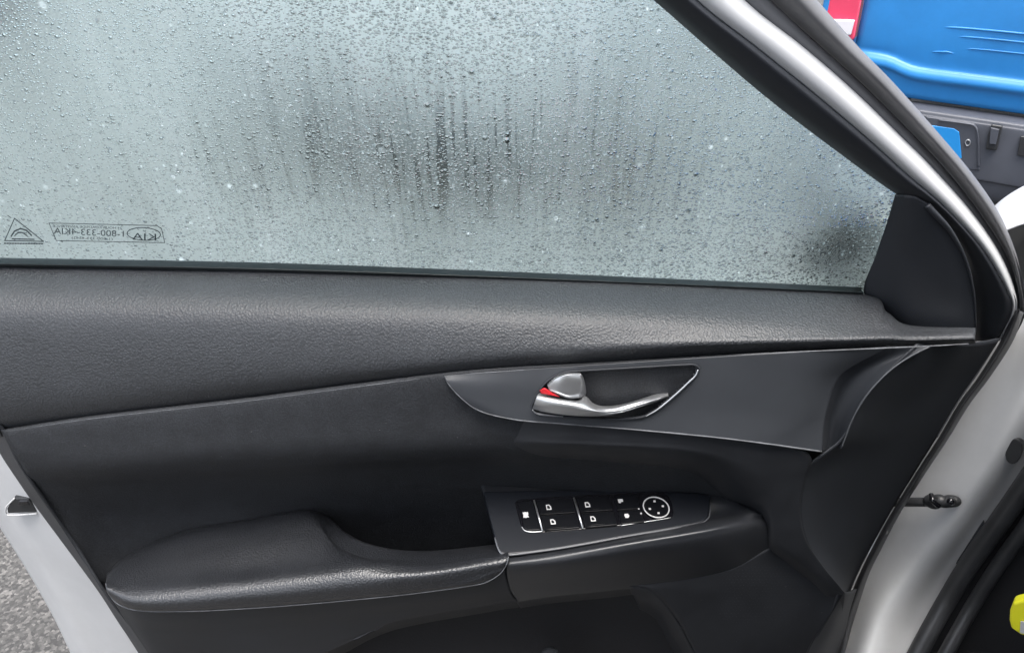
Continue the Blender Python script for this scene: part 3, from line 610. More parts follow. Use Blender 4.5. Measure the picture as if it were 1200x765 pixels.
# door pocket
D(patch('door_pocket', [[(340, 690, -.06), (560, 690, -.055), (700, 680, -.05), (800, 690, -.06)], [(330, 740, -.03), (560, 730, -.02), (700, 730, -.02), (830, 740, -.04)], [(330, 800, -.03), (560, 800, -.02), (700, 800, -.02), (850, 800, -.04)], [(330, 900, -.03), (560, 900, -.03), (700, 900, -.03), (870, 900, -.04)]], M['dark'], nu=30, nv=20))
D(patch('pocket_wall', [[(735, 684, -.119), (745, 700, -.08), (750, 712, -.03)], [(766, 692, -.116), (768, 712, -.08), (770, 725, -.03)], [(790, 720, -.11), (786, 740, -.08), (786, 755, -.03)], [(813, 762, -.107), (806, 775, -.08), (806, 790, -.03)], [(872, 882, -.1), (860, 882, -.08), (860, 890, -.03)]], M['plastic'], nu=14, nv=30, thick=.002))
c = P(645, 771, -.075)
bp_ = []
for rr_, hh in ((0, .012), (.009, .0115), (.0135, .008), (.0145, .0), (.0145, -.03), (.022, -.06), (.026, -.16)):
    bp_.append([c+np.array([rr_*math.cos(a), rr_*math.sin(a), hh]) for a in np.linspace(0, 2*math.pi, 25)])
D(grid_obj('pocket_cup', np.array(bp_), M['panel'], thick=0))

# inside handle ---------------------------------------------------------------------------
def px_poly(pts, y0): return [P(x, y, y0) for x, y in pts]
hs_ = tag(empty('inside_handle'), 'silver pull handle with lock tab in a dark cup'); D(hs_)
def HD(o): o.parent = hs_; return o
Hy = lambda y: np.interp(y, [425, 440, 460, 480, 495], [-.083, -.088, -.094, -.100, -.104])
ring = [P(x, y, Hy(y)-.0012) for x, y in H_out]
HD(tube('cup_rim', ring, .0012, M['endcap'], closed=True, n=150, seg=8))
rows_ = []
for k, (sc, dy) in enumerate(((1.0, .0), (.985, .010), (.93, .026), (.80, .040), (.5, .046), (.02, .047))):
    rows_.append([P(*(HC+(np.array(q)-HC)*sc), Hy(q[1])*(1-min(1, k/3))+min(1, k/3)*(-.093)+dy) for q in H_out+H_out[:1]])
HD(grid_obj('handle_cup', np.array([cr(r, 120) for r in rows_]), M['endcap'], thick=0))
HD(tube('bright_rim', [P(x, y, Hy(y)-.002) for x, y in [(757, 487.5), (770, 480), (792, 462), (808, 447), (815, 440), (818, 433)]], [.0006, .0012, .0013, .0012, .0006], M['chrome'], n=50))
HD(tube('bright_rim', [P(x, y, Hy(y)-.002) for x, y in [(624, 480), (629, 484), (645, 486.6), (660, 488)]], [.0006, .0012, .001, .0004], M['chrome'], n=30))
# lever: top edge, crest, belly, bottom edge
LV = [
 [(632, 460, -.098), (645, 463.5, -.1), (662, 466.5, -.1), (677, 468.2, -.1), (686, 464, -.098), (695, 472, -.095), (706, 475.5, -.092), (724, 474.5, -.092), (744, 469.5, -.09), (764, 463, -.085), (783, 458.5, -.078)],
 [(629, 464, -.110), (643, 466.5, -.114), (660, 469.5, -.116), (676, 471.5, -.116), (687, 472, -.113), (697, 477, -.112), (708, 479, -.110), (725, 477.5, -.108), (745, 472.5, -.105), (765, 466.5, -.098), (783, 461.5, -.086)],
 [(626, 473, -.111), (641, 475, -.117), (658, 477.5, -.120), (675, 480, -.121), (688, 481, -.121), (699, 482, -.120), (710, 482.5, -.118), (727, 480.5, -.115), (746, 475.5, -.110), (766, 469.5, -.102), (783, 464.5, -.088)],
 [(624, 479, -.104), (638, 483, -.108), (656, 485.8, -.112), (674, 487.3, -.113), (690, 487.8, -.113), (704, 487.6, -.112), (716, 486.4, -.110), (732, 482.5, -.107), (750, 477, -.104), (768, 471.5, -.097), (782, 467, -.084)]]
HD(patch('lever', LV, M['silver'], nu=90, nv=24, thick=.004))
LT = [
 [(641, 450, -.086), (650, 441.5, -.084), (664, 436.8, -.082), (680, 436, -.080)],
 [(641.5, 451.5, -.104), (651, 443.5, -.106), (664.5, 438.8, -.106), (680.5, 438, -.103)],
 [(641.8, 452.6, -.107), (651.5, 445.2, -.110), (665, 440.6, -.110), (681, 439.8, -.107)],
 [(643, 456.2, -.108), (653.5, 454, -.112), (666.5, 452.5, -.112), (682, 450.5, -.109)],
 [(644.5, 458.2, -.107), (656, 462.6, -.111), (667.5, 466, -.112), (679, 465, -.109)],
 [(645, 458.8, -.095), (656.5, 463.4, -.098), (668, 467, -.098), (679, 466, -.095)]]
HD(patch('lock_tab', LT, M['silver'], nu=30, nv=24, thick=.003))
HD(patch('lock_tab_side', [[(680, 436.5, -.088), (683, 440, -.080)], [(681.5, 443, -.104), (685.5, 449, -.09)], [(682, 453, -.110), (687, 460, -.095)], [(678, 466, -.109), (684, 467, -.095)]], M['silver'], nu=8, nv=16, thick=.002))
HD(patch('red_mark', [[(632.5, 457.5, -.1065), (638, 455, -.1085), (646, 459.5, -.1095), (655, 464, -.110)], [(634, 461, -.1075), (641, 462.5, -.1095), (648, 463.5, -.1105), (656, 464.8, -.111)]], M['red'], nu=16, nv=6, thick=.001))

# switch panel ------------------------------------------------------------------------------
sw = tag(empty('switch_panel'), 'glossy black window switch panel set in the armrest'); D(sw)
def SD(o): o.parent = sw; return o
bz = [(566, 575), (573, 603), (581, 634), (584, 643), (587, 647.5), (592, 649.5), (625, 646.5), (660, 641.5), (700, 634.5), (735, 628), (780, 620.5), (815, 614), (825, 610.5), (830, 605), (832, 595), (832.5, 580), (815, 577), (770, 574.5), (700, 573.5), (620, 574)]
bo = SD(prism('switch_bezel', [SW(x, y, .002) for x, y in bz], -SNn*.012, M['bezel'], bevel=.002, smooth=False))
SD(tube('bezel_rim', [SW(x, y, .0016) for x, y in [(580, 630), (584, 643), (587.5, 648), (593, 649.8), (625, 646.6), (660, 641.6), (700, 634.6), (735, 628.1), (780, 620.6), (815, 614.1), (825.5, 610.7), (831, 605), (832.5, 592)]], [.0009, .0014, .0014, .0013, .0011, .0009, .0007, .0006], M['rimgrey'], n=90, seg=8))
ins = [(603, 588.5), (606, 586), (612, 584.4), (660, 581), (720, 577.8), (770, 576), (778, 577.3), (784, 581.5), (788, 590), (789.5, 600), (788, 606), (770, 609), (735, 614.5), (690, 619), (640, 623), (622, 624), (615, 622.3), (611, 617)]
SD(prism('gloss_insert', [SW(x, y, .0032) for x, y in ins], -SNn*.004, M['gloss'], bevel=.0006))
def quad(name, q, h0, h, m, bev=.0008): return SD(prism(name, [SW(x, y, h0+h) for x, y in q], -SNn*h, m, bevel=bev))
quad('lock_switch', [(607, 588), (624, 586.4), (633, 620.2), (619, 621), (614.5, 618)], .003, .0025, M['button'])
for q in ([(628.5, 586), (669.5, 583), (674.3, 600.3), (633.3, 602.8)], [(633.8, 604), (674.8, 601.4), (679.3, 618), (638.3, 621.3)], [(676.5, 582.4), (714, 580.3), (718.4, 597.3), (681.4, 599.8)], [(682, 601), (719, 598.4), (723.2, 614.6), (686.4, 617.8)]):
    o = quad('window_switch', q, .003, .003, M['button'])
    a, b, c_, d_ = [np.array(z) for z in q]
    SD(prism('switch_lip', [SW(*(d_*.92+a*.08+(c_-d_)*t_+np.array([0, s_])), .0072) for t_, s_ in ((.02, 0), (.22, -2.2), (.62, -1.8), (.62, -.8), (.25, -1.0), (.04, 1.2))], -SNn*.002, M['button'], bevel=.0003))
for q in ([(719.5, 580), (746, 578.6), (750.2, 595.6), (723.8, 597.4)], [(724.4, 598.6), (751, 596.8), (755, 611.2), (728.2, 614)]):
    quad('mirror_switch', q, .003, .0022, M['button'])
for a, b in (((625.8, 586), (635.8, 621.5)), ((672.4, 583), (683.2, 619))):
    SD(tube('chrome_divider', [SW(*a, .0055), SW(*b, .0055)], .0012, M['chrome'], smooth_path=False, seg=8))
SD(tube('insert_rim', [SW(x, y, .0035) for x, y in [(611.5, 617), (615, 621.3), (622, 623), (636, 622.3)]], .0008, M['chrome'], n=30, seg=6))
SD(tube('insert_rim', [SW(x, y, .0035) for x, y in [(728, 615.5), (750, 612), (770, 609), (786, 606.2)]], .0006, M['chrome'], n=30, seg=6))
dc = (769, 594.2)
def Sell(rx, ry, n=36, sh=.25): return [(dc[0]+rx*math.cos(2*math.pi*k/n)+sh*ry*math.sin(2*math.pi*k/n), dc[1]+ry*math.sin(2*math.pi*k/n)) for k in range(n)]
SD(prism('mirror_dial', [SW(x, y, .0065) for x, y in Sell(14, 11.3)], -SNn*.004, M['button'], bevel=.001))
SD(tube('dial_ring', [SW(x, y, .0062) for x, y in Sell(14.8, 12)], .00085, M['print'], closed=True, n=80, seg=8))
onsw = lambda x, y: SW(x, y, .0068)
def rect(x0, y0, x1, y1, sk=.25): return [(x0, y0), (x1, y0-.06*(x1-x0)), (x1+sk*(y1-y0), y1-.06*(x1-x0)), (x0+sk*(y1-y0), y1)]
def poly(p): return p, [tuple(range(len(p)))]
def sym(name, polys): return SD(flat(name, None, M['print'], polys, onsw))
sym('lock_symbol', [poly([(612.3, 599.6), (614, 600.4), (615.2, 599.4), (616.6, 600.2), (618.3, 599.2), (619.3, 602.4), (618.4, 603), (620.2, 606), (618, 605.6), (616.6, 606.6), (615, 605.8), (613.4, 606.6), (613.4, 603.2)])])
for x, y in ((642.5, 594), (647.5, 611), (688, 591), (694.5, 607.5)):
    sym('window_symbol', [([(x-3, y-2.8), (x+.8, y-3.2), (x+3.4, y-.6), (x+4, y+2.8), (x-1.8, y+3.2), (x-1.7, y-1.7), (x+.5, y-1.9), (x+2, y-.2), (x+2.4, y+1.6), (x-.9, y+1.9)], [(0, 1, 6, 5), (1, 2, 7, 6), (2, 3, 8, 7), (3, 4, 9, 8), (4, 0, 5, 9)])])
sym('fold_symbol', [poly([(723.8, 584.6), (729.5, 584.2), (730.4, 587.6), (727.5, 587.8), (727.9, 589), (725, 589)])])
sym('mirror_symbol', [poly([(732, 601.6), (736, 601.4), (737.6, 604.2), (736.4, 606.4), (733, 606.4), (731.6, 604)])])
sym('side_mark', [poly(rect(747.6, 595.3, 749.2, 596.8))]); sym('side_mark', [poly(rect(750.2, 600.4, 752, 602.2))])
for dx, dy in ((-2.2, -7.2), (7.6, -1.6), (2.6, 6.6), (-7.6, 1.6)):
    x, y = dc[0]+dx, dc[1]+dy; sym('dial_arrow', [poly([(x-1.3, y-1.1), (x+1.3, y-1.1), (x+1.6, y+1.1), (x-1, y+1.1)])])

# lint and dust on the trim
def flecks(host, grid, nf, size):
    V, F = [], []
    R_, C_ = grid.shape[:2]
    while len(V) < nf*4:
        i, j = rng.integers(6, R_-2), rng.integers(2, C_-2); p = grid[i, j]; x, y = to_px(p)
        if not (0 < x < 1200 and 300 < y < 765): continue
        nn = np.cross(grid[i+1, j]-p, grid[i, j+1]-p); nn /= np.linalg.norm(nn); p = p+nn*.0007
        a = rng.uniform(0, 6.28); d = np.array([math.cos(a), 0, math.sin(a)]); d -= nn*np.dot(d, nn); e = np.cross(d, nn)
        l = size*(.5+rng.random()**2*2.2); t = size*(.35+.3*rng.random()); k = len(V)
        V += [p-d*l-e*t, p+d*l*.8-e*t*.6, p+d*l+e*t, p-d*l*.7+e*t*.8]; F.append((k, k+1, k+2, k+3))
    o = mesh_obj('dust_flecks', V, F, M['dust'], host, smooth=False); o['kind'] = 'stuff'
M['dust'] = mat('dust', (.16, .16, .155), .9)
def G3(rows, a, b): return loft_grid([[P(*q) for q in r] for r in rows], a, b)
flecks(mp, G3(MID, 150, 72), 70, .0005); flecks(pad, G3(PAD, 130, 60), 18, .00045); flecks(ut, G3(UT, 180, 64), 40, .00045); flecks(sk, Bk, 14, .0005)

# painted shell of the door: rear edge with latch, outer skin --------------------------------
SH_i = [(-180, 280, -.01), (-110, 360, -.01), (-50, 450, -.012), (5, 528, -.015), (46, 588, -.018), (117, 686, -.02), (168, 768, -.02), (260, 910, -.02)]
SH_m = [(-195, 300, .0), (-128, 390, .0), (-62, 480, .0), (-14, 548, .0), (18, 594, .0), (82, 690, .0), (125, 768, .0), (200, 910, .0)]
SH_n = [(-212, 310, .012), (-145, 405, .012), (-80, 495, .012), (-28, 562, .012), (6, 605, .012), (60, 692, .012), (98, 768, .012), (165, 910, .012)]
SH_o = [(-225, 315, .06), (-158, 410, .06), (-92, 500, .06), (-38, 565, .06), (-4, 612, .06), (48, 696, .06), (84, 768, .06), (145, 910, .06)]
D(patch('door_shell_edge', tr([SH_o, SH_n, SH_m, SH_i]), M['white'], nu=18, nv=50, thick=.003))
lt = tag(empty('door_latch'), 'small black latch in the rear edge of the door'); D(lt)
o = prism('latch_plate', [P(x, y, -.014) for x, y in [(9, 601.5), (8, 596), (15, 584.5), (36, 583), (43, 600)]], (0, .022, 0), M['rubber'], bevel=.0015); o.parent = lt
o = prism('latch_claw', [P(x, y, -.019) for x, y in [(20, 592), (22, 587.5), (32, 587), (35, 592)]], (0, .006, 0), M['gloss'], bevel=.001); o.parent = lt
o = tube('latch_rim', [P(x, y, -.014) for x, y in [(17, 583.5), (7, 595), (8, 602.5), (16, 603.3), (43, 601.5)]], .0012, M['white'], n=30, seg=6); o.parent = lt
sk_rows = []
for z, yy in ((.90, .07), (.80, .105), (.65, .115), (.45, .105), (.30, .07), (.26, .03)):
    sk_rows.append([(x, yy-.02*(abs(x)/.6)**4, z) for x in (-.56, -.5, -.3, 0, .3, .48, .56)])
skn = D(grid_obj('outer_skin', loft_grid([[np.array(q) for q in r] for r in sk_rows], 40, 30), M['white'], thick=.002))
D(prism('inner_shell', [P(x, y, .02) for x, y in [(-90, 345), (990, 352), (1080, 420), (1010, 560), (955, 690), (930, 900), (270, 900), (60, 600)]], (0, .03, 0), M['dark']))

# outside mirror, seen through the glass --------------------------------------------------------
mr = tag(empty('side_mirror'), 'dark outside mirror behind the fogged glass'); D(mr)
mc = np.array([.43, .135, .935])
rows_ = []
for u, sx, sz in ((-.10, .30, .35), (-.095, .8, .82), (-.05, 1, 1), (.02, .97, .98), (.07, .75, .8), (.095, .35, .4), (.1, .02, .02)):
    rows_.append([mc+np.array([u*.62+.02, 0, 0])+np.array([.0, .115*sx*math.copysign(abs(math.cos(a))**.6, math.cos(a)), .075*sz*math.copysign(abs(math.sin(a))**.6, math.sin(a))]) for a in np.linspace(0, 2*math.pi, 33)])
o = grid_obj('mirror_housing', np.array([cr(r, 49) for r in rows_]), M['rubber'], thick=0); o.parent = mr
o = prism('mirror_glass', [mc+np.array([-.044, .098*math.copysign(abs(math.cos(a))**.5, math.cos(a)), .06*math.copysign(abs(math.sin(a))**.5, math.sin(a))]) for a in np.linspace(0, 2*math.pi, 24, endpoint=False)], (.004, 0, 0), M['mirror']); o.parent = mr
o = tube('mirror_arm', [(.45, .02, .90), (.45, .06, .91), (.45, .12, .925)], .028, M['rubber'], n=12, seg=12); o.parent = mr

# check strap with its rubber boot, from the door to the hinge pillar
PN = -CF                                                        # hinge face looks back along the car
def HP_(x, y, fwd=0.0): return hit(x, y, HX+CF*fwd, PN)
cs = tag(empty('check_strap'), 'black door check strap with a rubber end'); D(cs)
a_, b_ = HP_(1040, 588, -.04), HP_(1092, 588, -.03)
o = tube('strap', [P(1020, 588, .01), a_, b_], .0065, M['rubber'], n=20, seg=12); o.parent = cs
o = tube('boot', [HP_(1086, 588, -.03), HP_(1090, 587, -.032), HP_(1095, 588, -.033), HP_(1101, 586, -.034), HP_(1106, 588, -.033), HP_(1112, 587, -.03), HP_(1119, 587, -.028), HP_(1122, 587, -.022)], [.007, .0095, .010, .0085, .008, .0088, .008, .005], M['rubber'], n=48, seg=14); o.parent = cs
o = tube('boot_bolt', [HP_(1113, 587, -.046), HP_(1115, 587, -.038)], [.004, .006], M['gloss'], smooth_path=False, seg=10); o.parent = cs
o = tube('boot_clip', [HP_(1091, 579, -.040), HP_(1093, 586, -.048), HP_(1100, 593, -.044)], .0035, M['gloss'], n=16, seg=8); o.parent = cs

# ------------------------------------------------------------------ the white car the door belongs to
CP = D
HPr0 = [
 [(1150, 330, .05), (1200, 340, .045), (1240, 345, .03), (1290, 350, .02)],
 [(1130, 400, .03), (1190, 405, .02), (1222, 415, .0), (1262, 440, .02)],
 [(1085, 460, .03), (1160, 470, .01), (1196, 482, -.012), (1232, 500, .02)],
 [(1040, 540, .03), (1110, 545, .005), (1152, 556, -.018), (1182, 570, .02)],
 [(1000, 600, .03), (1062, 606, .0), (1108, 618, -.022), (1142, 626, .02)],
 [(975, 660, .03), (1022, 664, -.005), (1066, 672, -.03), (1102, 682, .015)],
 [(962, 710, .02), (1002, 712, -.03), (1034, 716, -.06), (1076, 728, -.02)],
 [(950, 770, .0), (988, 770, -.08), (1012, 770, -.11), (1050, 775, -.08)],
 [(930, 850, -.06), (955, 850, -.16), (975, 850, -.2), (1005, 850, -.17)]]
HPr = [r+[(r[-1][0]+26, r[-1][1]+10, r[-1][2]+.03)] for r in HPr0]
CP(patch('hinge_pillar', HPr, M['white'], nu=40, nv=70, proj=lambda x, y, f: HP_(x, y, f), thick=.003))
o = CP(prism('pillar_plug', [HP_(1188+10*math.cos(a)-2*math.sin(a), 529+15*math.sin(a), -.012) for a in np.linspace(0, 2*math.pi, 20, endpoint=False)], CF*.02, M['rubber'], bevel=.002))
sealc = [(1262, 440), (1232, 502), (1195, 556), (1160, 606), (1125, 655), (1096, 702), (1072, 745), (1058, 772), (1030, 830), (1005, 870)]
CP(tube('door_opening_seal', [HP_(x+12, y+4, -.02 if y < 690 else -.02-.14*(y-690)/160) for x, y in sealc], .013, M['rubber'], n=80, seg=14))
CP(tube('inner_seal_lip', [HP_(x+40, y+14, -.005 if y < 690 else -.005-.14*(y-690)/160) for x, y in sealc], .010, M['rubber'], n=80, seg=12))
CP(patch('kick_panel', [[(x+4, y+2, .012 if y < 690 else .012-.14*(y-690)/160) for x, y in sealc], [(x+110, y+40, .05) for x, y in sealc], [(x+260, y+90, .12) for x, y in sealc], [(x+500, y+150, .14) for x, y in sealc]], M['dark'], nu=40, nv=20, proj=lambda x, y, f: HP_(x, y, f), thick=.003))
fl = [car(.25, -.02, .30), car(-1.6, -.02, .30), car(-1.6, -1.6, .30), car(.25, -1.6, .30)]
CP(prism('footwell_floor', fl, (0, 0, -.05), M['carpet']))
CP(prism('sill_scuff_plate', [HP_(1120, 660, .015), HP_(1152, 610, .015), HP_(1158, 690, .02), HP_(1138, 690, .02)], CF*.01, M['endcap'], bevel=.001))
# fender and hood
sec = [(-.10, 1.0), (-.04, .99), (.03, .965), (.085, .915), (.10, .83), (.068, .62), (.05, .42), (.02, .28)]
frows = []
for s in np.linspace(.03, 1.52, 12):
    k = s/1.52
    frows.append([car(s-.0*k, l*(1 if l < 0 else min(1, .55+2.2*k))-.42*k**2.5, z-(.24*k**1.3)*(z-.2)/.75) for l, z in sec])
CP(grid_obj('fender', loft_grid(frows, 60, 60), M['white'], thick=.002))
hrows = []
for s in np.linspace(-.02, 1.56, 10):
    k = max(0, s)/1.52
    hrows.append([car(s, l-(.42*k**2.5 if l > -.8 else -.42*k**2.5), 1.003+.05*math.sin(math.pi*(-l-.106)/1.564)-.24*k**1.3-.06*max(0, k-.85)/.15) for l in np.linspace(-.106, -1.67, 9)])
CP(grid_obj('hood', loft_grid(hrows, 50, 50), M['white'], thick=.002))
f2 = []
for s in np.linspace(.03, 1.52, 12):
    k = s/1.52
    f2.append([car(s, -1.78-(l*(1 if l < 0 else min(1, .55+2.2*k))-.42*k**2.5), z-(.24*k**1.3)*(z-.2)/.75) for l, z in sec[::-1]])
CP(grid_obj('fender', loft_grid(f2, 60, 60), M['white'], thick=.002))
CP(grid_obj('front_bumper', loft_grid([[car(1.50+.12*math.sin(math.pi*t)**.5*q, -.42-.94*t, z) for t in np.linspace(0, 1, 11)] for z, q in ((.77, .8), (.70, 1.1), (.5, 1.2), (.3, 1.1), (.2, .9))], 50, 20), M['white'], thick=.002))
# cabin: roof, pillars, windscreen, seat, far side
roofr = [[car(s, -.20-1.38*t, z+.035*math.sin(math.pi*t)) for t in np.linspace(0, 1, 7)] for s, z in ((-.72, 1.39), (-.95, 1.43), (-1.5, 1.45), (-2.1, 1.42), (-2.5, 1.34))]
CP(grid_obj('roof', loft_grid(roofr, 30, 30), M['white'], thick=.03))
CP(grid_obj('windscreen', loft_grid([[car(s, -.20-w_*0-1.38*t, z) for t in np.linspace(0, 1, 7)] for s, z, w_ in ((.02, 1.0, 0), (-.3, 1.17, 0), (-.72, 1.385, 0))], 20, 14), M['carglass'], thick=.005))
for l in (-.17, -1.61):
    CP(tube('roof_pillar', [car(.05, l+.02, .98), car(-.35, l-.01, 1.2), car(-.75, l, 1.385), car(-1.5, l, 1.435), car(-2.2, l, 1.40), car(-2.8, l, 1.1)], .04, M['white'], n=40, seg=12))
CP(grid_obj('dashboard', loft_grid([[car(s, -.28-1.22*t, z) for t in np.linspace(0, 1, 5)] for s, z in ((.06, .97), (-.12, .98), (-.25, .93), (-.28, .80), (-.18, .66), (-.05, .6))], 20, 24), M['dark'], thick=.01))
CP(grid_obj('far_door', loft_grid([[car(s, -1.66, z) for s in np.linspace(.1, -2.6, 6)] for z in (1.0, .7, .3)], 20, 12), M['dark'], thick=.04))
seat = CP(grid_obj('driver_seat', loft_grid([[car(s, -.22-.5*t, z+.03*math.sin(math.pi*t)) for t in np.linspace(0, 1, 6)] for s, z in ((-.42, .46), (-.45, .58), (-.9, .55), (-1.0, .62), (-1.12, 1.0), (-1.16, 1.2), (-1.24, 1.2), (-1.28, .5))], 20, 40), M['carpet'], thick=.02))
CP(grid_obj('rear_body', loft_grid([[car(s, l, z) for s in np.linspace(-1.15, -2.9, 6)] for l, z in ((-.05, .95), (.06, .8), (.07, .55), (.03, .28))], 20, 16), M['white'], thick=.02))

# yellow tag in the footwell
yt = tag(empty('yellow_tag', tuple(HP_(1198, 725, -.19))), 'bright yellow plastic tag in front of the dark footwell', 'tag'); bpy.context.view_layer.update()
def YT(o): o.parent = yt; o.matrix_parent_inverse = Matrix.Translation(-Vector(yt.location)); return o
YT(prism('tag_body', [HP_(x, y, -.20) for x, y in [(1187, 706), (1183, 716), (1182.5, 727), (1184.5, 736), (1196, 744), (1214, 748), (1232, 744), (1236, 722), (1226, 705), (1206, 701)]], CF*.015, M['yellow'], bevel=.003))
YT(prism('tag_label', [HP_(x, y, -.2025) for x, y in [(1196, 728), (1195, 741), (1212, 745), (1214, 731)]], CF*.0015, M['print']))
YT(tube('tag_cord', [HP_(1204, 704, -.195), HP_(1212, 670, -.15), HP_(1240, 600, -.05)], .0015, M['dark'], n=14, seg=6))

# ------------------------------------------------------------------ blue pickup ahead
TR, TN, T0 = np.array([.848, -.53, 0]), np.array([-.53, -.848, 0]), np.array([1.37, 1.75, 0])
tk = tag(empty('pickup_truck', tuple(T0+TR*.55)), 'bright blue pickup truck with grey rear bumper parked just ahead', 'pickup truck'); bpy.context.view_layer.update()
def TK(o): o.parent = tk; o.matrix_parent_inverse = Matrix.Translation(-Vector(tk.location)); return o
def T(w_, z, out=0): return T0+TR*w_+TN*out+np.array([0, 0, z])
W0, W1 = -.29, 1.28                                              # tailgate from left to right
prof = [(1.02, -.02), (1.0, .0), (.95, .006), (.80, .004), (.735, .0), (.722, .007), (.71, .015), (.695, .016), (.68, .005), (.665, .0), (.64, -.004), (.625, -.012)]
trow = []
ws = np.linspace(W0, W1, 60)
Zs = []
for z, o_ in prof: Zs.append((z, o_))
def ledge(w_):                                                    # the pressed ledge rises towards the left end
    return .028*(1/(1+math.exp((w_+.14)/.02)))
for z, o_ in prof:
    trow.append([T(w_, z+(ledge(w_) if .67 < z < .74 else 0)-(.0), o_-.012*max(0, (W0+.03-w_)/.03)) for w_ in ws])
G = loft_grid(trow, 60, 60)
tg = TK(grid_obj('tailgate', G, M['blue'], thick=.02))
for (wa, za, wb, zb_, r_) in ((-.045, .855, .85, .862, .0035), (.0, .832, .80, .836, .003), (-.056, .781, .004, .783, .0028), (.03, .80, .75, .806, .0022)):
    o = tube('pressed_line', [T(wa, za-.003, .001), T(wa+.02, za, .0035), T((wa+wb)/2, (za+zb_)/2, .005), T(wb-.02, zb_, .0035), T(wb, zb_-.003, .001)], r_, M['blue'], n=40, seg=8); o.parent = tg
TK(prism('tail_light', [T(-.293, .79, .015), T(-.305, 1.08, .0), T(-.40, 1.08, -.02), T(-.405, .76, -.02), T(-.33, .76, .0)], -TN*.06, M['redlens'], bevel=.008))
TK(prism('reverse_lamp', [T(-.305, .803, .019), T(-.303, .85, .019), T(-.40, .84, .004), T(-.40, .79, .004)], -TN*.02, M['whitelens'], bevel=.004))
TK(prism('tail_light', [T(1.283, .79, .015), T(1.305, 1.08, .0), T(1.40, 1.08, -.02), T(1.405, .76, -.02), T(1.33, .76, .0)], -TN*.06, M['redlens'], bevel=.008))
for wq in (-.42, 1.40):
    TK(prism('bed_side', [T(wq, .55, -.02), T(wq, 1.09, -.02), T(wq, 1.09, -1.7), T(wq, .75, -1.7), T(wq, .74, -1.35), T(wq, .92, -1.15), T(wq, .92, -.75), T(wq, .72, -.55), T(wq, .5, -.5)], TR*(.12 if wq < 0 else .02), M['blue'], bevel=.01))
TK(prism('bed_floor', [T(-.38, .72, -.05), T(1.38, .72, -.05), T(1.38, .72, -1.7), T(-.38, .72, -1.7)], (0, 0, -.05), M['dark']))
TK(prism('cab_body', [T(-.42, .5, -1.72), T(-.42, 1.1, -1.72), T(-.30, 1.75, -1.85), T(-.30, 1.78, -3.0), T(-.42, 1.15, -3.6), T(-.42, 1.05, -4.7), T(-.42, .5, -4.75)], TR*1.82, M['blue'], bevel=.04))
TK(prism('rear_window', [T(-.22, 1.2, -1.735), T(1.20, 1.2, -1.735), T(1.14, 1.66, -1.825), T(-.16, 1.66, -1.825)], -TN*.03+TN*.02, M['carglass'], bevel=.003))
def wheel(par, name, c, ax, R=.36, W=.24):
    rows = []
    ax = np.asarray(ax, float)/np.linalg.norm(ax); e1 = np.array([0, 0, 1.]); e2 = np.cross(ax, e1)
    for r, h in ((.62, -.45), (.95, -.5), (1, -.35), (1, .35), (.95, .5), (.62, .45)):
        rows.append([np.asarray(c)+R*r*(math.cos(a)*e1+math.sin(a)*e2)+ax*W*h for a in np.linspace(0, 2*math.pi, 33)])
    t = grid_obj('wheel', np.array(rows), M['tyre'], thick=0)
    q = prism('rim', [np.asarray(c)+R*.63*(math.cos(a)*e1+math.sin(a)*e2)+ax*W*.40 for a in np.linspace(0, 2*math.pi, 24, endpoint=False)], -ax*W*.8, M['alloy'], bevel=.01)
    return t, q
for wq, d in ((-.32, -.95), (1.30, -.95), (-.32, -4.0), (1.30, -4.0)):
    t_, q_ = wheel(None, 'wheel', T(wq, .38, d), TR, .38); TK(t_); q_.parent = t_
# bumper with its pressings
bprof = [(.615, -.02), (.612, .05), (.60, .062), (.585, .066), (.50, .070), (.43, .070), (.42, .066), (.36, .05), (.33, .0)]
brow = [[T(w_, z, o_-.10*max(0, (abs(w_-.49)-.6)/.35)**2) for w_ in np.linspace(-.46, 1.44, 40)] for z, o_ in bprof]
bu = TK(grid_obj('bumper', loft_grid(brow, 60, 40), M['bumper'], thick=.004))
def TB(x, y, out): return hit(x, y, T0+TN*out, TN)
def onb(name, px, out, d, m, bev=.002):
    o = prism(name, [TB(x, y, out) for x, y in px], -TN*d, m, bevel=bev); o.parent = bu; return o
onb('plate_recess_frame', [(1085, 137), (1130, 143), (1142, 146), (1146, 152), (1148, 200), (1100, 196)], .0735, .01, M['bumper'], .003)
onb('licence_plate', [(1090, 147), (1118, 151), (1124, 155), (1127, 186), (1098, 184)], .0765, .004, M['plateblue'], .002)
o = tube('plate_screw', [TB(x, y, .0755) for x, y in [(1131, 167), (1134, 164), (1137, 166), (1136, 170), (1133, 171)]], .002, M['alloy'], closed=True, n=16, seg=6); o.parent = bu
onb('trailer_socket', [(1162, 146), (1175, 148), (1172, 160), (1168, 177), (1155, 175), (1158, 157)], .085, .02, M['rubber'], .004)
onb('trailer_socket_cap', [(1161, 150), (1171, 152), (1167, 170), (1159, 169)], .091, .01, M['bumper'], .002)
onb('bumper_step', [(1196, 160), (1215, 162), (1212, 186), (1192, 182)], .078, .01, M['rubber'], .002)
o = tube('frame_lip', [TB(x, y, .078) for x, y in [(1100, 141), (1130, 145), (1141, 147.5), (1145, 154), (1147, 196)]], .0025, M['bumper'], n=40, seg=8); o.parent = bu

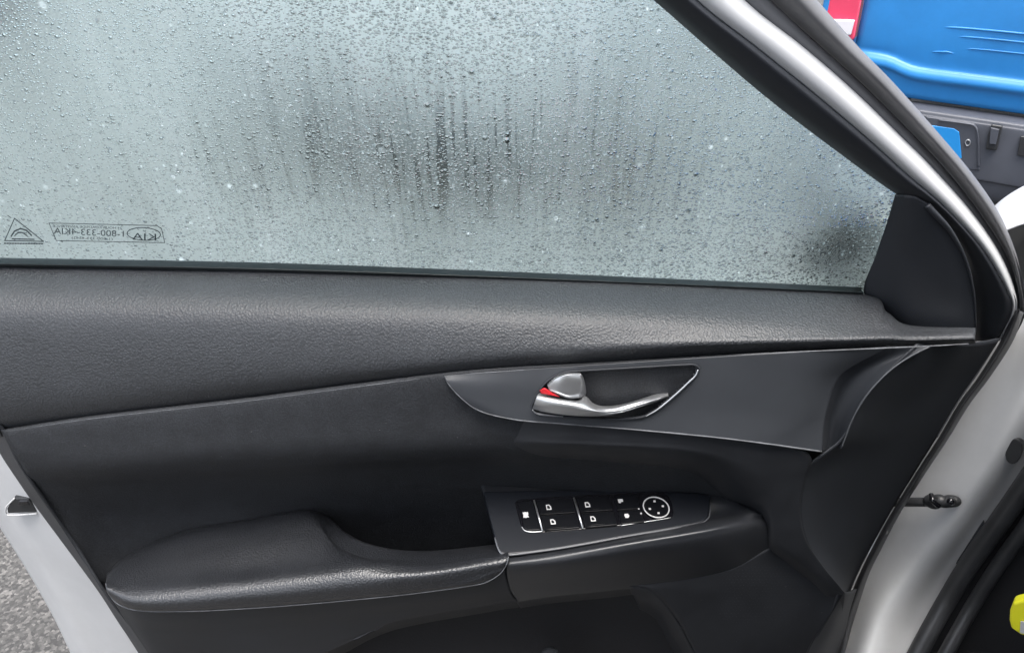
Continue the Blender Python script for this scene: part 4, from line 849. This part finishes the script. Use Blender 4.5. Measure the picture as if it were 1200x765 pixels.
# ------------------------------------------------------------------ cars across the lane, only a blur through the fogged glass
def sedan(loc, rz, paint, label):
    e = tag(empty('parked_car', (0, 0, 0)), label, 'car')
    prof = [(-2.2, .35), (-2.25, .55), (-2.2, .8), (-1.7, .95), (-1.1, .98), (-.4, 1.4), (.4, 1.46), (1.2, 1.38), (1.9, 1.02), (2.2, .98), (2.28, .6), (2.2, .33)]
    rows = []
    for y, ins_, zt in ((-.9, 0, 0), (-.88, .0, 0), (0, 0, .0), (.88, 0, 0), (.9, 0, 0)):
        pass
    V = []; F = []
    ys = (-.86, -.90, -.90, -.86)
    secs = []
    for t in np.linspace(-1, 1, 13):
        sec_ = []
        for x, z in prof:
            wd = .9 if z < 1.0 else .9-.42*(z-1.0)/.46*.55
            sec_.append((x*(1-.06*abs(t)**4), wd*t, z-.03*abs(t)**6*(1 if z > .9 else 0)))
        secs.append(sec_)
    npf = len(prof)
    V = [q for s_ in secs for q in s_]
    for i in range(len(secs)-1):
        for k in range(npf): F.append((i*npf+k, i*npf+(k+1) % npf, (i+1)*npf+(k+1) % npf, (i+1)*npf+k))
    F.append(tuple(range(npf))); F.append(tuple((len(secs)-1)*npf+k for k in range(npf))[::-1])
    b = mesh_obj('body', V, F, paint, e, smooth=False)
    bm = bmesh.new(); bm.from_mesh(b.data); bmesh.ops.recalc_face_normals(bm, faces=bm.faces); bm.to_mesh(b.data); bm.free()
    for sy in (-1, 1):
        for q in ([(-.95, 1.01), (-.38, 1.36), (.3, 1.40), (.3, 1.01)], [(.36, 1.01), (.36, 1.40), (1.15, 1.33), (1.6, 1.03)]):
            o = prism('side_window', [(x, sy*((.9-.42*(z-1)/.46*.55)+.006), z) for x, z in q], (0, -sy*.03, 0), M['carglass']); o.parent = e
        for x in (-1.35, 1.4):
            t_, q_ = wheel(None, 'wheel', (x, sy*.83, .32), (0, sy, 0), .32, .2); t_.parent = e; q_.parent = t_
            o = prism('wheel_arch', [(x+.40*math.cos(a), sy*.905, .34+.38*math.sin(a)) for a in np.linspace(0, math.pi, 14)], (0, -sy*.1, 0), M['dark']); o.parent = e
        o = prism('sill', [(-.9, sy*.9, .36), (1.0, sy*.9, .36), (1.0, sy*.86, .18), (-.9, sy*.86, .18)], (0, -sy*.3, 0), M['dark']); o.parent = e
        o = prism('headlight', [(-2.22, sy*.55, .62), (-2.16, sy*.85, .64), (-2.12, sy*.86, .76), (-2.19, sy*.55, .74)], (.1, 0, 0), M['whitelens']); o.parent = e
        o = prism('rear_light', [(2.28, sy*.55, .72), (2.2, sy*.86, .72), (2.17, sy*.86, .88), (2.24, sy*.55, .9)], (-.1, 0, 0), M['redlens']); o.parent = e
    o = prism('windscreen', [(-1.04, -.7, 1.03), (-1.04, .7, 1.03), (-.46, .6, 1.38), (-.46, -.6, 1.38)], (.03, 0, -.03), M['carglass']); o.parent = e
    e.location = loc; e.rotation_euler = (0, 0, rz); return e
# white van added beside the pickup to brighten the upper window, back towards it
VU, VR, V0 = np.array([.53, .848, 0]), np.array([.848, -.53, 0]), np.array([-.02, 2.36, 0])
vn = tag(empty('backdrop_van', tuple(V0-VR*.9)), 'white van with dark rear bumper, added as a bright blur behind the fogged window', 'van'); bpy.context.view_layer.update()
def VN(o): o.parent = vn; o.matrix_parent_inverse = Matrix.Translation(-Vector(vn.location)); return o
def VP(a, f, z): return V0-VR*a+VU*f+np.array([0, 0, z])           # a to the left across the back, f forwards
VN(prism('body', [VP(0, .04, .42), VP(0, .04, 1.2), VP(0, .14, 2.15), VP(0, 3.2, 2.2), VP(0, 3.9, 1.45), VP(0, 4.7, 1.15), VP(0, 4.8, .42)], -VR*1.85, M['white'], bevel=.06))
for a0, a1 in ((.10, .905), (.925, 1.75)):
    dd = VN(prism('rear_door', [VP(a0, .03, .58), VP(a1, .03, .58), VP(a1, .03, 1.25), VP(a1-.01, .115, 2.02), VP(a0+.01, .115, 2.02), VP(a0, .03, 1.25)], VU*.03, M['white'], bevel=.012))
    o = prism('rear_window', [VP(a0+.12, .035, 1.38), VP(a1-.12, .035, 1.38), VP(a1-.12, .085, 1.85), VP(a0+.12, .085, 1.85)], VU*.03, M['carglass'], bevel=.004); o.parent = dd
VN(prism('rear_bumper', [VP(-.02, -.08, .32), VP(1.87, -.08, .32), VP(1.87, -.08, .54), VP(-.02, -.08, .54)], VU*.25, M['bumper'], bevel=.03))
VN(prism('side_skirt', [VP(-.01, .3, .28), VP(-.01, 4.6, .28), VP(-.01, 4.6, .50), VP(-.01, .3, .50)], -VR*.06, M['rubber'], bevel=.01))
for a0 in (-.002, 1.75):
    VN(prism('tail_light', [VP(a0, .02, .95), VP(a0+.1, .02, .95), VP(a0+.1, .06, 1.4), VP(a0, .06, 1.4)], VU*.05, M['redlens'], bevel=.008))
for a0 in (.14, 1.71):
    for f0 in (.95, 3.95):
        t_, q_ = wheel(None, 'wheel', VP(a0, f0, .34), -VR if a0 > 1 else VR, .34, .24); VN(t_); q_.parent = t_
sedan((-6.3, 5.9, 0), math.radians(8), M['navy'], 'dark blue parked car blurred at the upper left behind the window')
